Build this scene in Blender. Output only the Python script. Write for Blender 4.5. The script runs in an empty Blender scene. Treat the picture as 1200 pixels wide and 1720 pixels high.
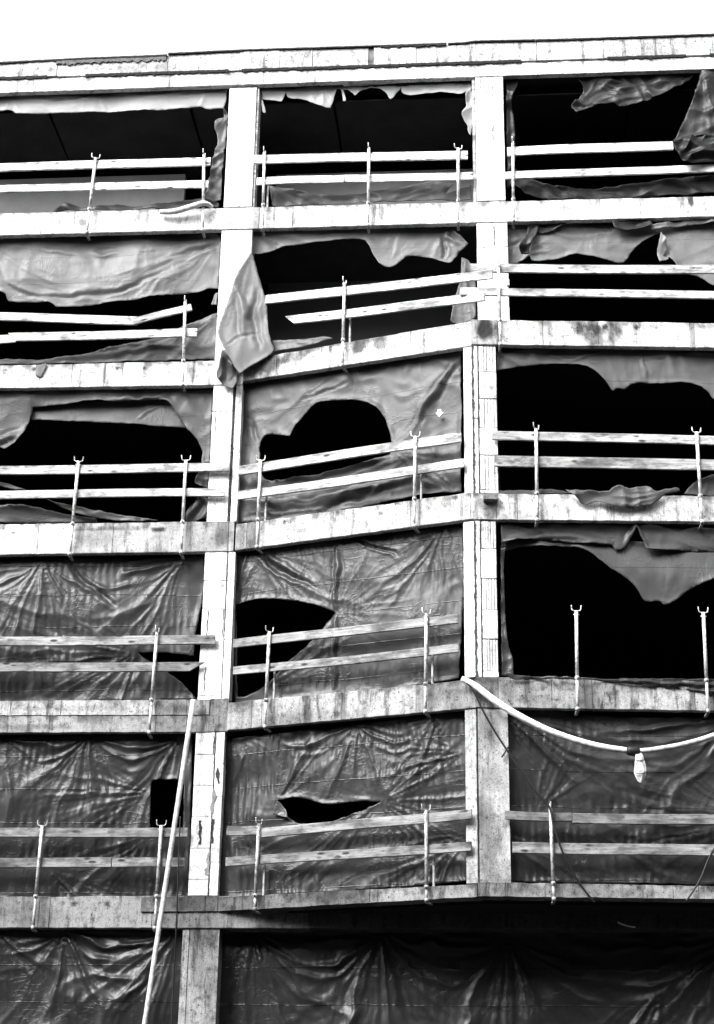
import bpy, math, random
import numpy as np
from mathutils import Matrix, Vector, geometry
random.seed(7); RNG = np.random.default_rng(7)
sc = bpy.context.scene
COL = sc.collection
# ------------------------------------------------------------------ camera
F, PITCH, YAW, ROLL = 2861.977, 0.39029, -0.08234, 0.01582
CAM = np.array([4.51993, -25.45473, 1.65])
DZ = 1.65 + 1.04756
def cam_axes():
    cp, sp, cy, sy = math.cos(PITCH), math.sin(PITCH), math.cos(YAW), math.sin(YAW)
    f = np.array([sy*cp, cy*cp, sp]); r = np.array([cy, -sy, 0.]); u = np.cross(r, f)
    cr, sr = math.cos(ROLL), math.sin(ROLL)
    return r*cr+u*sr, -r*sr+u*cr, f
CR, CU, CF = cam_axes()
cd = bpy.data.cameras.new('camera'); cam = bpy.data.objects.new('camera', cd); COL.objects.link(cam)
cam.matrix_world = Matrix(((CR[0], CU[0], -CF[0], CAM[0]), (CR[1], CU[1], -CF[1], CAM[1]), (CR[2], CU[2], -CF[2], CAM[2]), (0, 0, 0, 1)))
cd.sensor_fit = 'HORIZONTAL'; cd.sensor_width = 36; cd.lens = 36*F/1200; cd.clip_end = 2000
sc.camera = cam
# ------------------------------------------------------------------ sky, sun, exposure
SUN_EL, SUN_AZ = math.radians(42), math.radians(220)      # azimuth clockwise from +Y
w = bpy.data.worlds.new('World'); sc.world = w; w.use_nodes = True
nt = w.node_tree; nt.nodes.clear()
sky = nt.nodes.new('ShaderNodeTexSky'); sky.sky_type = 'NISHITA'; sky.sun_disc = False
sky.sun_elevation = SUN_EL; sky.sun_rotation = SUN_AZ; sky.dust_density = 7; sky.air_density = 2.0
bw = nt.nodes.new('ShaderNodeRGBToBW'); bg = nt.nodes.new('ShaderNodeBackground'); wo = nt.nodes.new('ShaderNodeOutputWorld')
nt.links.new(sky.outputs[0], bw.inputs[0]); nt.links.new(bw.outputs[0], bg.inputs[0]); nt.links.new(bg.outputs[0], wo.inputs[0])
bg.inputs[1].default_value = 0.15
sd = bpy.data.lights.new('sun', 'SUN'); sun = bpy.data.objects.new('sun', sd); COL.objects.link(sun)
sd.energy = 1.35; sd.angle = math.radians(26); sd.color = (1, 1, 1)
dirv = Vector((math.sin(SUN_AZ)*math.cos(SUN_EL), math.cos(SUN_AZ)*math.cos(SUN_EL), math.sin(SUN_EL)))
sun.rotation_euler = dirv.to_track_quat('Z', 'Y').to_euler()
vs = sc.view_settings; vs.view_transform = 'Standard'; vs.look = 'None'; vs.exposure = 1.95; vs.gamma = 1; vs.use_curve_mapping = False
cy_ = sc.cycles; cy_.adaptive_threshold = .02; cy_.max_bounces = 4; cy_.diffuse_bounces = 2; cy_.glossy_bounces = 2; cy_.transmission_bounces = 0; cy_.volume_bounces = 0; cy_.caustics_reflective = False
# ------------------------------------------------------------------ planes of the facade
class Plane:
    def __init__(s, a, b):
        s.o = np.array([a[0], a[1], 0.]); t = np.array([b[0]-a[0], b[1]-a[1], 0.]); s.len = np.linalg.norm(t)
        s.t = t/s.len; s.n = np.array([s.t[1], -s.t[0], 0.])       # outward, towards the street
L = Plane((0, 0), (1, 0)); M = Plane((0.45, 0), (4.31, -1.168)); R = Plane((4.31, -1.168), (8.0, -0.9))
def loc(pl, x, y, off=0.):
    d = CF+(x-600)/F*CR-(y-860)/F*CU
    P0 = pl.o+pl.n*off; t = np.dot(P0-CAM, pl.n)/np.dot(d, pl.n); p = CAM+t*d
    return float(np.dot(p-pl.o, pl.t)), float(p[2])
def W(pl, s, z, off=0.):
    p = pl.o+pl.t*s+pl.n*off; return np.array([p[0], p[1], z])
def at(pl, x, y, off=0.): return W(pl, *loc(pl, x, y, off), off)
# ------------------------------------------------------------------ noise
_perm = RNG.permutation(512); _perm = np.concatenate([_perm, _perm]); _g = RNG.uniform(0, 2*np.pi, 1024)
def perlin(x, y):
    xi = np.floor(x).astype(int); yi = np.floor(y).astype(int); xf = x-xi; yf = y-yi
    u = xf*xf*xf*(xf*(xf*6-15)+10); v = yf*yf*yf*(yf*(yf*6-15)+10)
    def g(a, b, dx, dy):
        h = _g[_perm[(_perm[a & 511]+b) & 511]]; return np.cos(h)*dx+np.sin(h)*dy
    a = g(xi, yi, xf, yf); b = g(xi+1, yi, xf-1, yf); c = g(xi, yi+1, xf, yf-1); d = g(xi+1, yi+1, xf-1, yf-1)
    return 1.5*((a*(1-u)+b*u)*(1-v)+(c*(1-u)+d*u)*v)
def fbm(x, y, o=3):
    r = 0; a = 1.
    for i in range(o): r = r+a*perlin(x+17.3*i, y-9.1*i); x = x*2.1; y = y*2.1; a *= .5
    return r
# ------------------------------------------------------------------ object helpers
def link(o, parent=None):
    COL.objects.link(o)
    if parent is not None: o.parent = parent
    return o
def mesh(name, verts, faces, mat, parent=None, tone=None, smooth=False, attr=None, world=True):
    me = bpy.data.meshes.new(name); me.from_pydata([tuple(map(float, v)) for v in verts], [], [tuple(int(i) for i in f) for f in faces])
    if mat: me.materials.append(mat)
    if smooth: me.polygons.foreach_set('use_smooth', [True]*len(me.polygons))
    if attr is not None:
        a = me.attributes.new('tone', 'FLOAT', 'POINT'); a.data.foreach_set('value', np.asarray(attr, dtype=np.float32))
    me.update()
    o = link(bpy.data.objects.new(name, me), parent)
    t = 1 if tone is None else tone
    o.color = (t, t, t, 1)
    return o
def tag(o, label, cat=None, group=None, kind=None):
    if label: o['label'] = label
    if cat: o['category'] = cat
    if group: o['group'] = group
    if kind: o['kind'] = kind
    return o
def empty(name, p=(0, 0, 0), parent=None):
    o = bpy.data.objects.new(name, None); link(o, parent); o.location = tuple(map(float, p)); o.empty_display_size = .2
    return o
def adopt(o, parent):                       # keep world coordinates under a moved parent
    o.parent = parent; o.matrix_parent_inverse = Matrix.Translation(parent.location).inverted()
    return o
def boxverts(pl, s0, s1, z0, z1, o0, o1, b=.006, j=0.):
    """bevelled box in plane space: s, z and outward offset ranges"""
    V = []; Fc = []
    r = lambda: random.uniform(-j, j)
    S = (s0+r(), s1+r()); Z = (z0+r(), z1+r()); O = (o0, o1+r())
    idx = {}
    for i in (0, 1):
        for k in (0, 1):
            for m in (0, 1):
                si, zi, oi = S[i], Z[k], O[m]; ds, dz_, do = (b if i == 0 else -b), (b if k == 0 else -b), (b if m == 0 else -b)
                idx[i, k, m, 's'] = len(V); V.append(W(pl, si, zi+dz_, oi+do))
                idx[i, k, m, 'z'] = len(V); V.append(W(pl, si+ds, zi, oi+do))
                idx[i, k, m, 'o'] = len(V); V.append(W(pl, si+ds, zi+dz_, oi))
    q = [(0, 0), (1, 0), (1, 1), (0, 1)]
    for i in (0, 1):
        Fc.append([idx[i, a, c, 's'] for a, c in q]); Fc.append([idx[a, i, c, 'z'] for a, c in q]); Fc.append([idx[a, c, i, 'o'] for a, c in q])
    for a in (0, 1):
        for c in (0, 1):
            Fc.append([idx[0, a, c, 'z'], idx[1, a, c, 'z'], idx[1, a, c, 'o'], idx[0, a, c, 'o']])
            Fc.append([idx[a, 0, c, 's'], idx[a, 1, c, 's'], idx[a, 1, c, 'o'], idx[a, 0, c, 'o']])
            Fc.append([idx[a, c, 0, 's'], idx[a, c, 1, 's'], idx[a, c, 1, 'z'], idx[a, c, 0, 'z']])
            for e in (0, 1): Fc.append([idx[a, c, e, 's'], idx[a, c, e, 'z'], idx[a, c, e, 'o']])
    return V, Fc
def box(name, pl, s0, s1, z0, z1, o0, o1, mat, parent=None, tone=1., b=.006, j=0.):
    V, Fc = boxverts(pl, s0, s1, z0, z1, o0, o1, b, j)
    o = mesh(name, V, Fc, mat, parent, tone, attr=[1]*len(V)); fixn(o); return o
def fixn(o):
    import bmesh
    bm = bmesh.new(); bm.from_mesh(o.data); bmesh.ops.recalc_face_normals(bm, faces=bm.faces); bm.to_mesh(o.data); bm.free()
def tube(name, pts, rad, mat, parent=None, tone=1., n=10, smoothpath=0):
    P = [np.array(p, float) for p in pts]
    if smoothpath:
        Q = []
        for i in range(len(P)-1):
            p0 = P[max(i-1, 0)]; p1 = P[i]; p2 = P[i+1]; p3 = P[min(i+2, len(P)-1)]
            for k in range(smoothpath):
                t = k/smoothpath
                Q.append(.5*((2*p1)+(-p0+p2)*t+(2*p0-5*p1+4*p2-p3)*t*t+(-p0+3*p1-3*p2+p3)*t**3))
        P = Q+[P[-1]]
    rr = rad if hasattr(rad, '__len__') else [rad]*len(P)
    if len(rr) != len(P): rr = np.interp(np.linspace(0, 1, len(P)), np.linspace(0, 1, len(rr)), rr)
    V = []; Fc = []
    up = np.array([0.13, .3, .95]) if abs((P[-1]-P[0])[2]) < .8*np.linalg.norm(P[-1]-P[0]) else np.array([1., .2, 0])
    for i, p in enumerate(P):
        t = P[min(i+1, len(P)-1)]-P[max(i-1, 0)]; t = t/np.linalg.norm(t)
        a = np.cross(t, up); a /= np.linalg.norm(a); b = np.cross(t, a)
        for k in range(n):
            an = 2*math.pi*k/n; V.append(p+rr[i]*(math.cos(an)*a+math.sin(an)*b))
    for i in range(len(P)-1):
        for k in range(n): Fc.append([i*n+k, i*n+(k+1) % n, (i+1)*n+(k+1) % n, (i+1)*n+k])
    Fc.append(list(range(n))[::-1]); Fc.append([(len(P)-1)*n+k for k in range(n)])
    o = mesh(name, V, Fc, mat, parent, tone, smooth=True, attr=[1]*len(V)); fixn(o); return o
# ------------------------------------------------------------------ materials
def newmat(name):
    m = bpy.data.materials.new(name); m.use_nodes = True; n = m.node_tree; n.nodes.clear()
    out = n.nodes.new('ShaderNodeOutputMaterial'); p = n.nodes.new('ShaderNodeBsdfPrincipled'); n.links.new(p.outputs[0], out.inputs[0])
    return m, n, p
class NB:
    def __init__(s, n): s.n = n
    def node(s, t, **k):
        d = s.n.nodes.new(t)
        for a, b in k.items(): setattr(d, a, b)
        return d
    def put(s, sock, v):
        if isinstance(v, (int, float)): sock.default_value = v
        elif isinstance(v, tuple): sock.default_value = v
        else: s.n.links.new(v, sock)
    def math(s, op, a, b=0., c=None, clamp=False):
        d = s.node('ShaderNodeMath', operation=op, use_clamp=clamp); s.put(d.inputs[0], a); s.put(d.inputs[1], b)
        if c is not None: s.put(d.inputs[2], c)
        return d.outputs[0]
    def noise(s, vec, scale, detail=4, rough=.6, dist=0.):
        d = s.node('ShaderNodeTexNoise'); s.put(d.inputs['Vector'], vec)
        d.inputs['Scale'].default_value = scale; d.inputs['Detail'].default_value = detail; d.inputs['Roughness'].default_value = rough; d.inputs['Distortion'].default_value = dist
        return d.outputs[0]
    def map(s, vec, sc_=(1, 1, 1), lo=(0, 0, 0)):
        d = s.node('ShaderNodeMapping'); s.put(d.inputs[0], vec); d.inputs['Scale'].default_value = sc_; d.inputs['Location'].default_value = lo
        return d.outputs[0]
    def ramp(s, v, a, b, lo=0., hi=1., smooth=True):
        d = s.node('ShaderNodeMapRange'); d.interpolation_type = 'SMOOTHSTEP' if smooth else 'LINEAR'
        s.put(d.inputs[0], v); d.inputs[1].default_value = a; d.inputs[2].default_value = b; d.inputs[3].default_value = lo; d.inputs[4].default_value = hi
        return d.outputs[0]
    def bump(s, h, strength, dist, normal=None):
        d = s.node('ShaderNodeBump'); d.inputs['Strength'].default_value = strength; d.inputs['Distance'].default_value = dist; s.put(d.inputs['Height'], h)
        if normal is not None: s.put(d.inputs['Normal'], normal)
        return d.outputs[0]
    def tone(s):
        a = s.node('ShaderNodeAttribute', attribute_name='tone').outputs['Fac']
        c = s.node('ShaderNodeObjectInfo').outputs['Color']; r = s.node('ShaderNodeRGBToBW'); s.put(r.inputs[0], c)
        return s.math('MULTIPLY', a, r.outputs[0])
def concrete(name, wear=1., pits=1.):
    m, n, p = newmat(name); b = NB(n)
    g = b.node('ShaderNodeNewGeometry').outputs['Position']
    big = b.noise(g, 1.1, 4, .65); mid = b.noise(g, 7, 5, .7); fine = b.noise(g, 55, 2, .7)
    streak = b.noise(b.map(g, (3.2, 3.2, .5)), 1.7, 5, .72)
    v = b.ramp(big, .32, .6, 1-.3*wear, 1.08)
    v = b.math('MULTIPLY', v, b.ramp(streak, .36, .47, 1-.5*wear, 1.))
    v = b.math('MULTIPLY', v, b.ramp(b.noise(b.map(g, (14, 14, 1.1)), 1.3, 3, .6), .36, .5, 1-.16*wear, 1.03))
    v = b.math('MULTIPLY', v, b.ramp(mid, .3, .52, 1-.5*wear, 1.08))
    v = b.math('MULTIPLY', v, b.ramp(fine, .34, .58, .72, 1.1))
    grit = b.noise(b.map(g, (1.6, 1.6, 1.)), 13, 6, .78)
    v = b.math('MULTIPLY', v, b.ramp(grit, .36, .43, 1-.6*wear, 1.))
    fleck = b.math('MULTIPLY', b.ramp(mid, .58, .64), b.ramp(fine, .5, .58))
    v = b.math('MULTIPLY', v, b.math('SUBTRACT', 1., b.math('MULTIPLY', fleck, .85*wear)))
    vo = b.node('ShaderNodeTexVoronoi'); b.put(vo.inputs['Vector'], g); vo.inputs['Scale'].default_value = 7
    hole = b.math('MULTIPLY', b.ramp(vo.outputs['Distance'], .06, .13, 1, 0), b.ramp(big, .5, .6))
    v = b.math('MULTIPLY', v, b.math('SUBTRACT', 1., b.math('MULTIPLY', hole, .75*pits)))
    v = b.math('MULTIPLY', v, b.tone())
    b.put(p.inputs['Base Color'], v); p.inputs['Roughness'].default_value = .88; p.inputs['Specular IOR Level'].default_value = .25
    b.put(p.inputs['Normal'], b.bump(b.math('ADD', b.math('MULTIPLY', fine, .3), mid), .4, .012))
    return m
M_CONC = concrete('concrete'); M_BLOCK = concrete('block', .8, 1.); M_DIRTY = concrete('dirty_concrete', 1.25, 1.2)
def plain(name, v, rough=.9, var=.3, sc_=3., bump=.3):
    m, n, p = newmat(name); b = NB(n); g = b.node('ShaderNodeNewGeometry').outputs['Position']
    x = b.noise(g, sc_, 5, .65)
    t = b.math('MULTIPLY', b.ramp(x, .3, .7, v*(1-var), v*(1+var)), b.tone()); b.put(p.inputs['Base Color'], t)
    p.inputs['Roughness'].default_value = rough; p.inputs['Specular IOR Level'].default_value = .2
    b.put(p.inputs['Normal'], b.bump(x, bump, .01)); return m
M_DARK = plain('interior_shade', .011, .95, .3); M_CEIL = plain('soffit', .010, .95, .35, 2.); M_PLAST = plain('plaster', .7, .9, .12, 1.5)  # M_DARK is near-black: the shade of the unlit rooms put into the colour
M_TAR = plain('bitumen', .007, .8, .4, 20); M_GROUND = plain('asphalt', .022, .9, .3, .8); M_RUBBER = plain('rubber', .012, .45, .2, 20)
M_PIPE = plain('plastic_pipe', .62, .55, .35, 14, .3); M_SHADE_HOUSE = plain('shade_house_render', .07, .9, .25, .6); M_WINDOW = plain('dark_window', .02, .15, .1, 1)
def wood():
    m, n, p = newmat('plank_wood'); b = NB(n)
    oc = b.node('ShaderNodeTexCoord').outputs['Object']; rnd = b.node('ShaderNodeObjectInfo').outputs['Random']
    ad = b.node('ShaderNodeVectorMath', operation='ADD'); b.put(ad.inputs[0], oc)
    cx = b.node('ShaderNodeCombineXYZ'); b.put(cx.inputs[0], b.math('MULTIPLY', rnd, 90.)); b.put(cx.inputs[1], b.math('MULTIPLY', rnd, 37.)); b.put(ad.inputs[1], cx.outputs[0])
    v0 = ad.outputs[0]
    warp = b.noise(v0, 1.7, 2, .5)
    grain = b.noise(b.map(v0, (2.2, 60, 60)), 1., 5, .6, .6); broad = b.noise(b.map(v0, (1.1, 9, 9)), 1., 4, .6, .4); blot = b.noise(b.map(v0, (2.4, 5, 5)), 1.4, 4, .65)
    v = b.math('MULTIPLY', b.ramp(grain, .3, .65, .6, 1.12), b.ramp(broad, .32, .62, .62, 1.15)); v = b.math('MULTIPLY', v, b.ramp(blot, .34, .56, .5, 1.1))
    vo = b.node('ShaderNodeTexVoronoi'); b.put(vo.inputs['Vector'], b.map(v0, (2.6, 7.5, 7.5))); vo.inputs['Scale'].default_value = 1.15
    k = b.ramp(vo.outputs['Distance'], .10, .26, 1., 0.)
    v = b.math('MULTIPLY', v, b.math('SUBTRACT', 1., b.math('MULTIPLY', k, b.ramp(blot, .4, .55, .25, .9))))
    sp = b.noise(b.map(v0, (9, 26, 26)), 1.3, 5, .75); v = b.math('MULTIPLY', v, b.ramp(sp, .36, .43, .45, 1.)); mud = b.noise(b.map(v0, (.9, 2.5, 2.5)), 1., 4, .7); v = b.math('MULTIPLY', v, b.ramp(mud, .36, .46, .55, 1.05))
    v = b.math('MULTIPLY', v, b.tone())
    b.put(p.inputs['Base Color'], v); p.inputs['Roughness'].default_value = .8; p.inputs['Specular IOR Level'].default_value = .2
    b.put(p.inputs['Normal'], b.bump(b.math('ADD', grain, k), .5, .004)); return m
M_WOOD = wood()
def steel():
    m, n, p = newmat('galvanised_steel'); b = NB(n); g = b.node('ShaderNodeNewGeometry').outputs['Position']
    x = b.noise(g, 14, 5, .7); y = b.noise(b.map(g, (40, 40, 5)), 1, 4, .6)
    v = b.math('MULTIPLY', b.ramp(x, .4, .52, .4, 1.08), b.ramp(y, .35, .6, .72, 1.05)); v = b.math('MULTIPLY', v, b.tone())
    b.put(p.inputs['Base Color'], b.math('MULTIPLY', v, .62)); p.inputs['Roughness'].default_value = .5; p.inputs['Metallic'].default_value = .15
    b.put(p.inputs['Normal'], b.bump(x, .3, .004)); return m
M_STEEL = steel()
def tarpmat(name, rough, spec):
    m, n, p = newmat(name); b = NB(n)
    uv = b.node('ShaderNodeUVMap').outputs[0]
    sx = b.node('ShaderNodeSeparateXYZ'); b.put(sx.inputs[0], uv)
    wob = b.noise(b.map(uv, (.35, 1.5, 1)), 1.5, 2, .5)
    zz = b.math('ADD', b.math('MULTIPLY', sx.outputs[1], 1/.53), b.math('MULTIPLY', wob, .12))
    fr = b.math('ABSOLUTE', b.math('SUBTRACT', b.math('FRACT', zz), .5))
    line = b.ramp(fr, .0, .022, 1., 0.)
    gate = b.ramp(b.noise(b.map(uv, (2.2, 1.6, 1)), 1., 4,   .7), .36, .5)
    sm = b.node('ShaderNodeAttribute', attribute_name='seam').outputs['Fac']
    line = b.math('MULTIPLY', b.math('MULTIPLY', line, gate), sm)
    wr = b.noise(b.map(uv, (4, 1.6, 1)), 1.6, 3, .5, .8); dirt = b.noise(uv, 1.3, 4, .65)
    v = b.math('MULTIPLY', b.tone(), b.ramp(dirt, .3, .7, .86, 1.1))
    v = b.math('MULTIPLY', v, b.math('SUBTRACT', 1., b.math('MULTIPLY', line, .85)))
    b.put(p.inputs['Base Color'], v)
    p.inputs['Roughness'].default_value = rough; p.inputs['Specular IOR Level'].default_value = spec; p.inputs['IOR'].default_value = 1.5
    cr1 = b.noise(b.map(uv, (3.2, 1.5, 1), (3, 7, 0)), 1.1, 2, .45, 1.5); cr2 = b.noise(b.map(uv, (1.6, 3.6, 1), (9, 2, 0)), 1.2, 2, .45, 1.2)
    l1 = b.ramp(b.math('ABSOLUTE', b.math('SUBTRACT', cr1, .5)), 0., .035, 1., 0.); l2 = b.ramp(b.math('ABSOLUTE', b.math('SUBTRACT', cr2, .5)), 0., .03, 1., 0.)
    cg = b.ramp(dirt, .45, .6)
    h = b.math('ADD', b.math('MULTIPLY', wr, .8), b.math('ADD', b.math('MULTIPLY', line, .5), b.math('MULTIPLY', b.math('ADD', l1, l2), b.math('MULTIPLY', cg, .35))))
    n1 = b.bump(h, .32, .02)
    b.put(p.inputs['Normal'], n1); return m
M_TARP = tarpmat('matte_tarpaulin', .4, .14); M_GLOSSY = tarpmat('glossy_tarpaulin', .34, .2)  # one kind of sheet at two gloss levels, glossier for the lower rows
# ------------------------------------------------------------------ tarpaulins
def smooth_loop(P, step):
    P = np.array(P, float); n = len(P); out = []; sharp = []
    for i in range(n):
        a = P[i]-P[i-1]; b = P[(i+1) % n]-P[i]; la, lb = np.linalg.norm(a), np.linalg.norm(b)
        sharp.append(np.dot(a, b)/(la*lb+1e-9) < .35)
    for i in range(n):
        p0, p1, p2, p3 = P[i-1], P[i], P[(i+1) % n], P[(i+2) % n]; d = np.linalg.norm(p2-p1); k = max(1, int(round(d/step)))
        t1 = np.zeros(2) if sharp[i] else (p2-p0)/(np.linalg.norm(p2-p0)+1e-9)*d
        t2 = np.zeros(2) if sharp[(i+1) % n] else (p3-p1)/(np.linalg.norm(p3-p1)+1e-9)*d
        if sharp[i]: t1 = (p2-p1)*.9
        if sharp[(i+1) % n]: t2 = (p2-p1)*.9
        for j in range(k):
            t = j/k; out.append((2*t**3-3*t*t+1)*p1+(t**3-2*t*t+t)*t1+(-2*t**3+3*t*t)*p2+(t**3-t*t)*t2)
    return np.array(out)
def inside(pts, loop):
    x, y = pts[:, 0], pts[:, 1]; r = np.zeros(len(pts), bool); n = len(loop)
    for i in range(n):
        (x1, y1), (x2, y2) = loop[i-1], loop[i]
        c = ((y1 > y) != (y2 > y)); xx = (x2-x1)*(y-y1)/((y2-y1) if y2 != y1 else 1e-12)+x1
        r ^= c & (x < xx)
    return r
def dist_loop(pts, loop):
    out = np.empty(len(pts)); q = np.concatenate([loop, (loop+np.roll(loop, 1, 0))/2]); q2 = (q*q).sum(1); c = q.mean(0); q = q-c; q2 = (q*q).sum(1)
    for i in range(0, len(pts), 4000):
        p = pts[i:i+4000]-c; out[i:i+4000] = np.sqrt(np.maximum(0, ((p*p).sum(1)[:, None]+q2[None]-2*p@q.T).min(1)))
    return out
TARP_N = [0]
def ridge(a): return 1-np.abs(np.sin(a))
def tarp(name, label, cat, pl, outline, off=-.2, holes=(), fans=(), swags=(), creases=(), billow=.03, ripple=.0, crumple=.0, tone=.15, res=.032, seam=1., curl=.02, group=None, parent=None, lean=0., jag=.006, gain=1., mat=None):
    """outline and holes are traced in photograph pixels and laid on the plane `off` metres behind (-) its face"""
    TARP_N[0] += 1; sd_ = 13.7*TARP_N[0]
    tr = lambda P: [loc(pl, x, y, off) for x, y in P]
    loops = [smooth_loop(tr(outline), res)]+[smooth_loop(tr(h), res) for h in holes]
    for l in loops:
        l += jag*np.stack([perlin(l[:, 0]*9+sd_, l[:, 1]*9), perlin(l[:, 0]*9, l[:, 1]*9+sd_)], 1)*1.5+jag*.7*np.stack([perlin(l[:, 0]*31+sd_, l[:, 1]*31), perlin(l[:, 0]*31, l[:, 1]*31+sd_)], 1)
    lo = loops[0].min(0); hi = loops[0].max(0)
    gx = np.arange(lo[0]+res/2, hi[0], res); gz = np.arange(lo[1]+res/2, hi[1], res*.87)
    X, Z = np.meshgrid(gx, gz); X = X+(np.arange(len(gz))[:, None] % 2)*res/2
    G = np.stack([X.ravel(), Z.ravel()], 1); G += RNG.uniform(-.15, .15, G.shape)*res
    ok = inside(G, loops[0])
    for h in loops[1:]: ok &= ~inside(G, h)
    G = G[ok]
    for l in loops: G = G[dist_loop(G, l) > res*.45] if len(G) else G
    V = []; E = []
    for l in loops:
        b = len(V); V += [Vector(p) for p in l]; E += [(b+i, b+(i+1) % len(l)) for i in range(len(l))]
    V += [Vector(p) for p in G]
    vo, eo, fo, *_ = geometry.delaunay_2d_cdt(V, E, [], 1, 1e-6)
    P = np.array([tuple(v) for v in vo]); Fa = np.array([f for f in fo if len(f) == 3])
    c = P[Fa].mean(1); ok = inside(c, loops[0])
    for h in loops[1:]: ok &= ~inside(c, h)
    Fa = Fa[ok]; s, z = P[:, 0], P[:, 1]
    d = np.zeros(len(P))
    d += billow*fbm(s*.55+sd_, z*.7, 2)
    for (x, y, amp, k, th0, sg, Rr) in fans:
        a, b_ = loc(pl, x, y, off); r = np.hypot(s-a, z-b_); th = np.arctan2(s-a, b_-z)
        wv = perlin(r*1.3+sd_+x, th*2.)*.9+perlin(r*4+sd_, th*5+y)*.25
        k2 = ridge(th*k/2+wv+x)**1.9*.8+ridge(th*k*.83+wv*1.5+y)**1.8*.45
        dth = (th-th0+np.pi) % (2*np.pi)-np.pi
        k3 = ridge(th*k*1.9+wv*2.2+x*.3)**2*.22+ridge(th*k*3.1+wv*3+y*.2)**2*.1
        d += .85*amp*(k2*(r/(r+.22))+.7*k3)*np.exp(-(dth/sg)**2)*np.clip(r/.1, 0, 1)*np.exp(-(r/Rr)**2)*(.75+.6*perlin(th*3+sd_, r*.8+x))
    for (x1, y1, x2, y2, amp, fr, cm) in swags:
        a = loc(pl, x1, y1, off); b_ = loc(pl, x2, y2, off); u = (s-a[0])/(b_[0]-a[0]); zt = a[1]+(b_[1]-a[1])*u
        uu = np.clip(4*u*(1-u), 0.02, 1); cc = (zt-z)/uu; win = np.clip(4*u*(1-u), 0, 1)**.6*((u > 0) & (u < 1))
        ph = cc*fr*np.pi+perlin(u*2.5+sd_, cc*3)*1.5+perlin(s*3.5+sd_, z*4)*.7
        d += .6*amp*(ridge(ph)**1.2)*win*np.exp(-(cc/cm)**2)*np.clip(cc/.08, 0, 1)*np.clip(.6+1.3*perlin(s*1.7+sd_, cc*2.1), 0, 1.4)
    for (pts, amp, wd) in creases:
        q = [np.array(loc(pl, x, y, off)) for x, y in pts]; dd = np.full(len(P), 1e9); tt = np.zeros(len(P)); lens = [np.linalg.norm(q[i+1]-q[i]) for i in range(len(q)-1)]; acc = 0.
        Pw = P+.05*np.stack([perlin(s*2.3+sd_, z*2.3), perlin(s*2.3, z*2.3+sd_)], 1)+.02*np.stack([perlin(s*7+sd_, z*7), perlin(s*7, z*7+sd_)], 1)
        for i in range(len(q)-1):
            ab = q[i+1]-q[i]; t = np.clip(((Pw-q[i])@ab)/np.dot(ab, ab), 0, 1); dn = np.hypot(*(Pw-(q[i]+t[:, None]*ab)).T)
            m_ = dn < dd; dd = np.where(m_, dn, dd); tt = np.where(m_, (acc+t*lens[i])/sum(lens), tt); acc += lens[i]
        tp = np.sin(np.pi*np.clip(tt, 0, 1))**.7
        d += .8*amp*tp*np.exp(-(dd/(wd*(.5+.8*tp)))**2)-.3*amp*tp*np.exp(-((dd-2*wd)/wd)**2)
    if ripple:
        band = .5+.5*np.cos(2*np.pi*(z/.53)+np.pi)
        mk = np.clip(fbm(s*.8-sd_, z*.8+sd_, 2)*1.4+.55, 0, 1)
        ph = s*2*np.pi/.125+perlin(s*2+sd_, z*2.2)*2.6+z*1.5
        d += ripple*np.sin(ph)*mk*(.35+.65*band)*(.6+.6*perlin(s*5+sd_, z*6))
        d += ripple*.8*perlin(s*4.5+sd_+z*1.1, z*1.6)
    if crumple:
        wx = perlin(s*1.6+sd_, z*1.6)*.5; wz = perlin(s*1.6-7, z*1.6+sd_)*.5
        for i in range(5):
            an = RNG.uniform(0, np.pi); fq = RNG.uniform(1.2, 3.4)
            ph = ((s+wx*.5)*np.cos(an)+(z+wz*.5)*np.sin(an))*fq+RNG.uniform(0, 9); tri = np.abs((ph % 1)-.5)*2
            d += crumple*.9*tri**1.5*np.clip(.25+1.6*perlin(s*1.9+i*7+sd_, z*1.9-i*3), 0, 1)
    e = np.full(len(P), 1e9)
    for i, l in enumerate(loops): e = np.minimum(e, dist_loop(P, l))
    d += curl*np.exp(-(e/.05)**2)*(.4+1.2*perlin(s*2.2+sd_, z*2.2))
    d *= gain
    d += lean*(hi[1]-z)
    d = np.clip(d, -.25, max(.14, lean*3+.1))
    V3 = pl.o+pl.t*s[:, None]+pl.n*(off+d)[:, None]; V3[:, 2] = z
    o = mesh(name, V3, Fa, mat or M_TARP, parent, tone, smooth=True, attr=np.ones(len(P)))
    me = o.data; a = me.attributes.new('seam', 'FLOAT', 'POINT'); a.data.foreach_set('value', np.full(len(P), seam, np.float32))
    uvl = me.uv_layers.new(name='UVMap'); li = np.empty(len(me.loops), np.int32); me.loops.foreach_get('vertex_index', li)
    uvl.data.foreach_set('uv', np.stack([s[li]+sd_, z[li]], 1).astype(np.float32).ravel())
    so = o.modifiers.new('thickness', 'SOLIDIFY'); so.thickness = .004; so.offset = -1
    if label: tag(o, label, cat, group)
    return o
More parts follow.
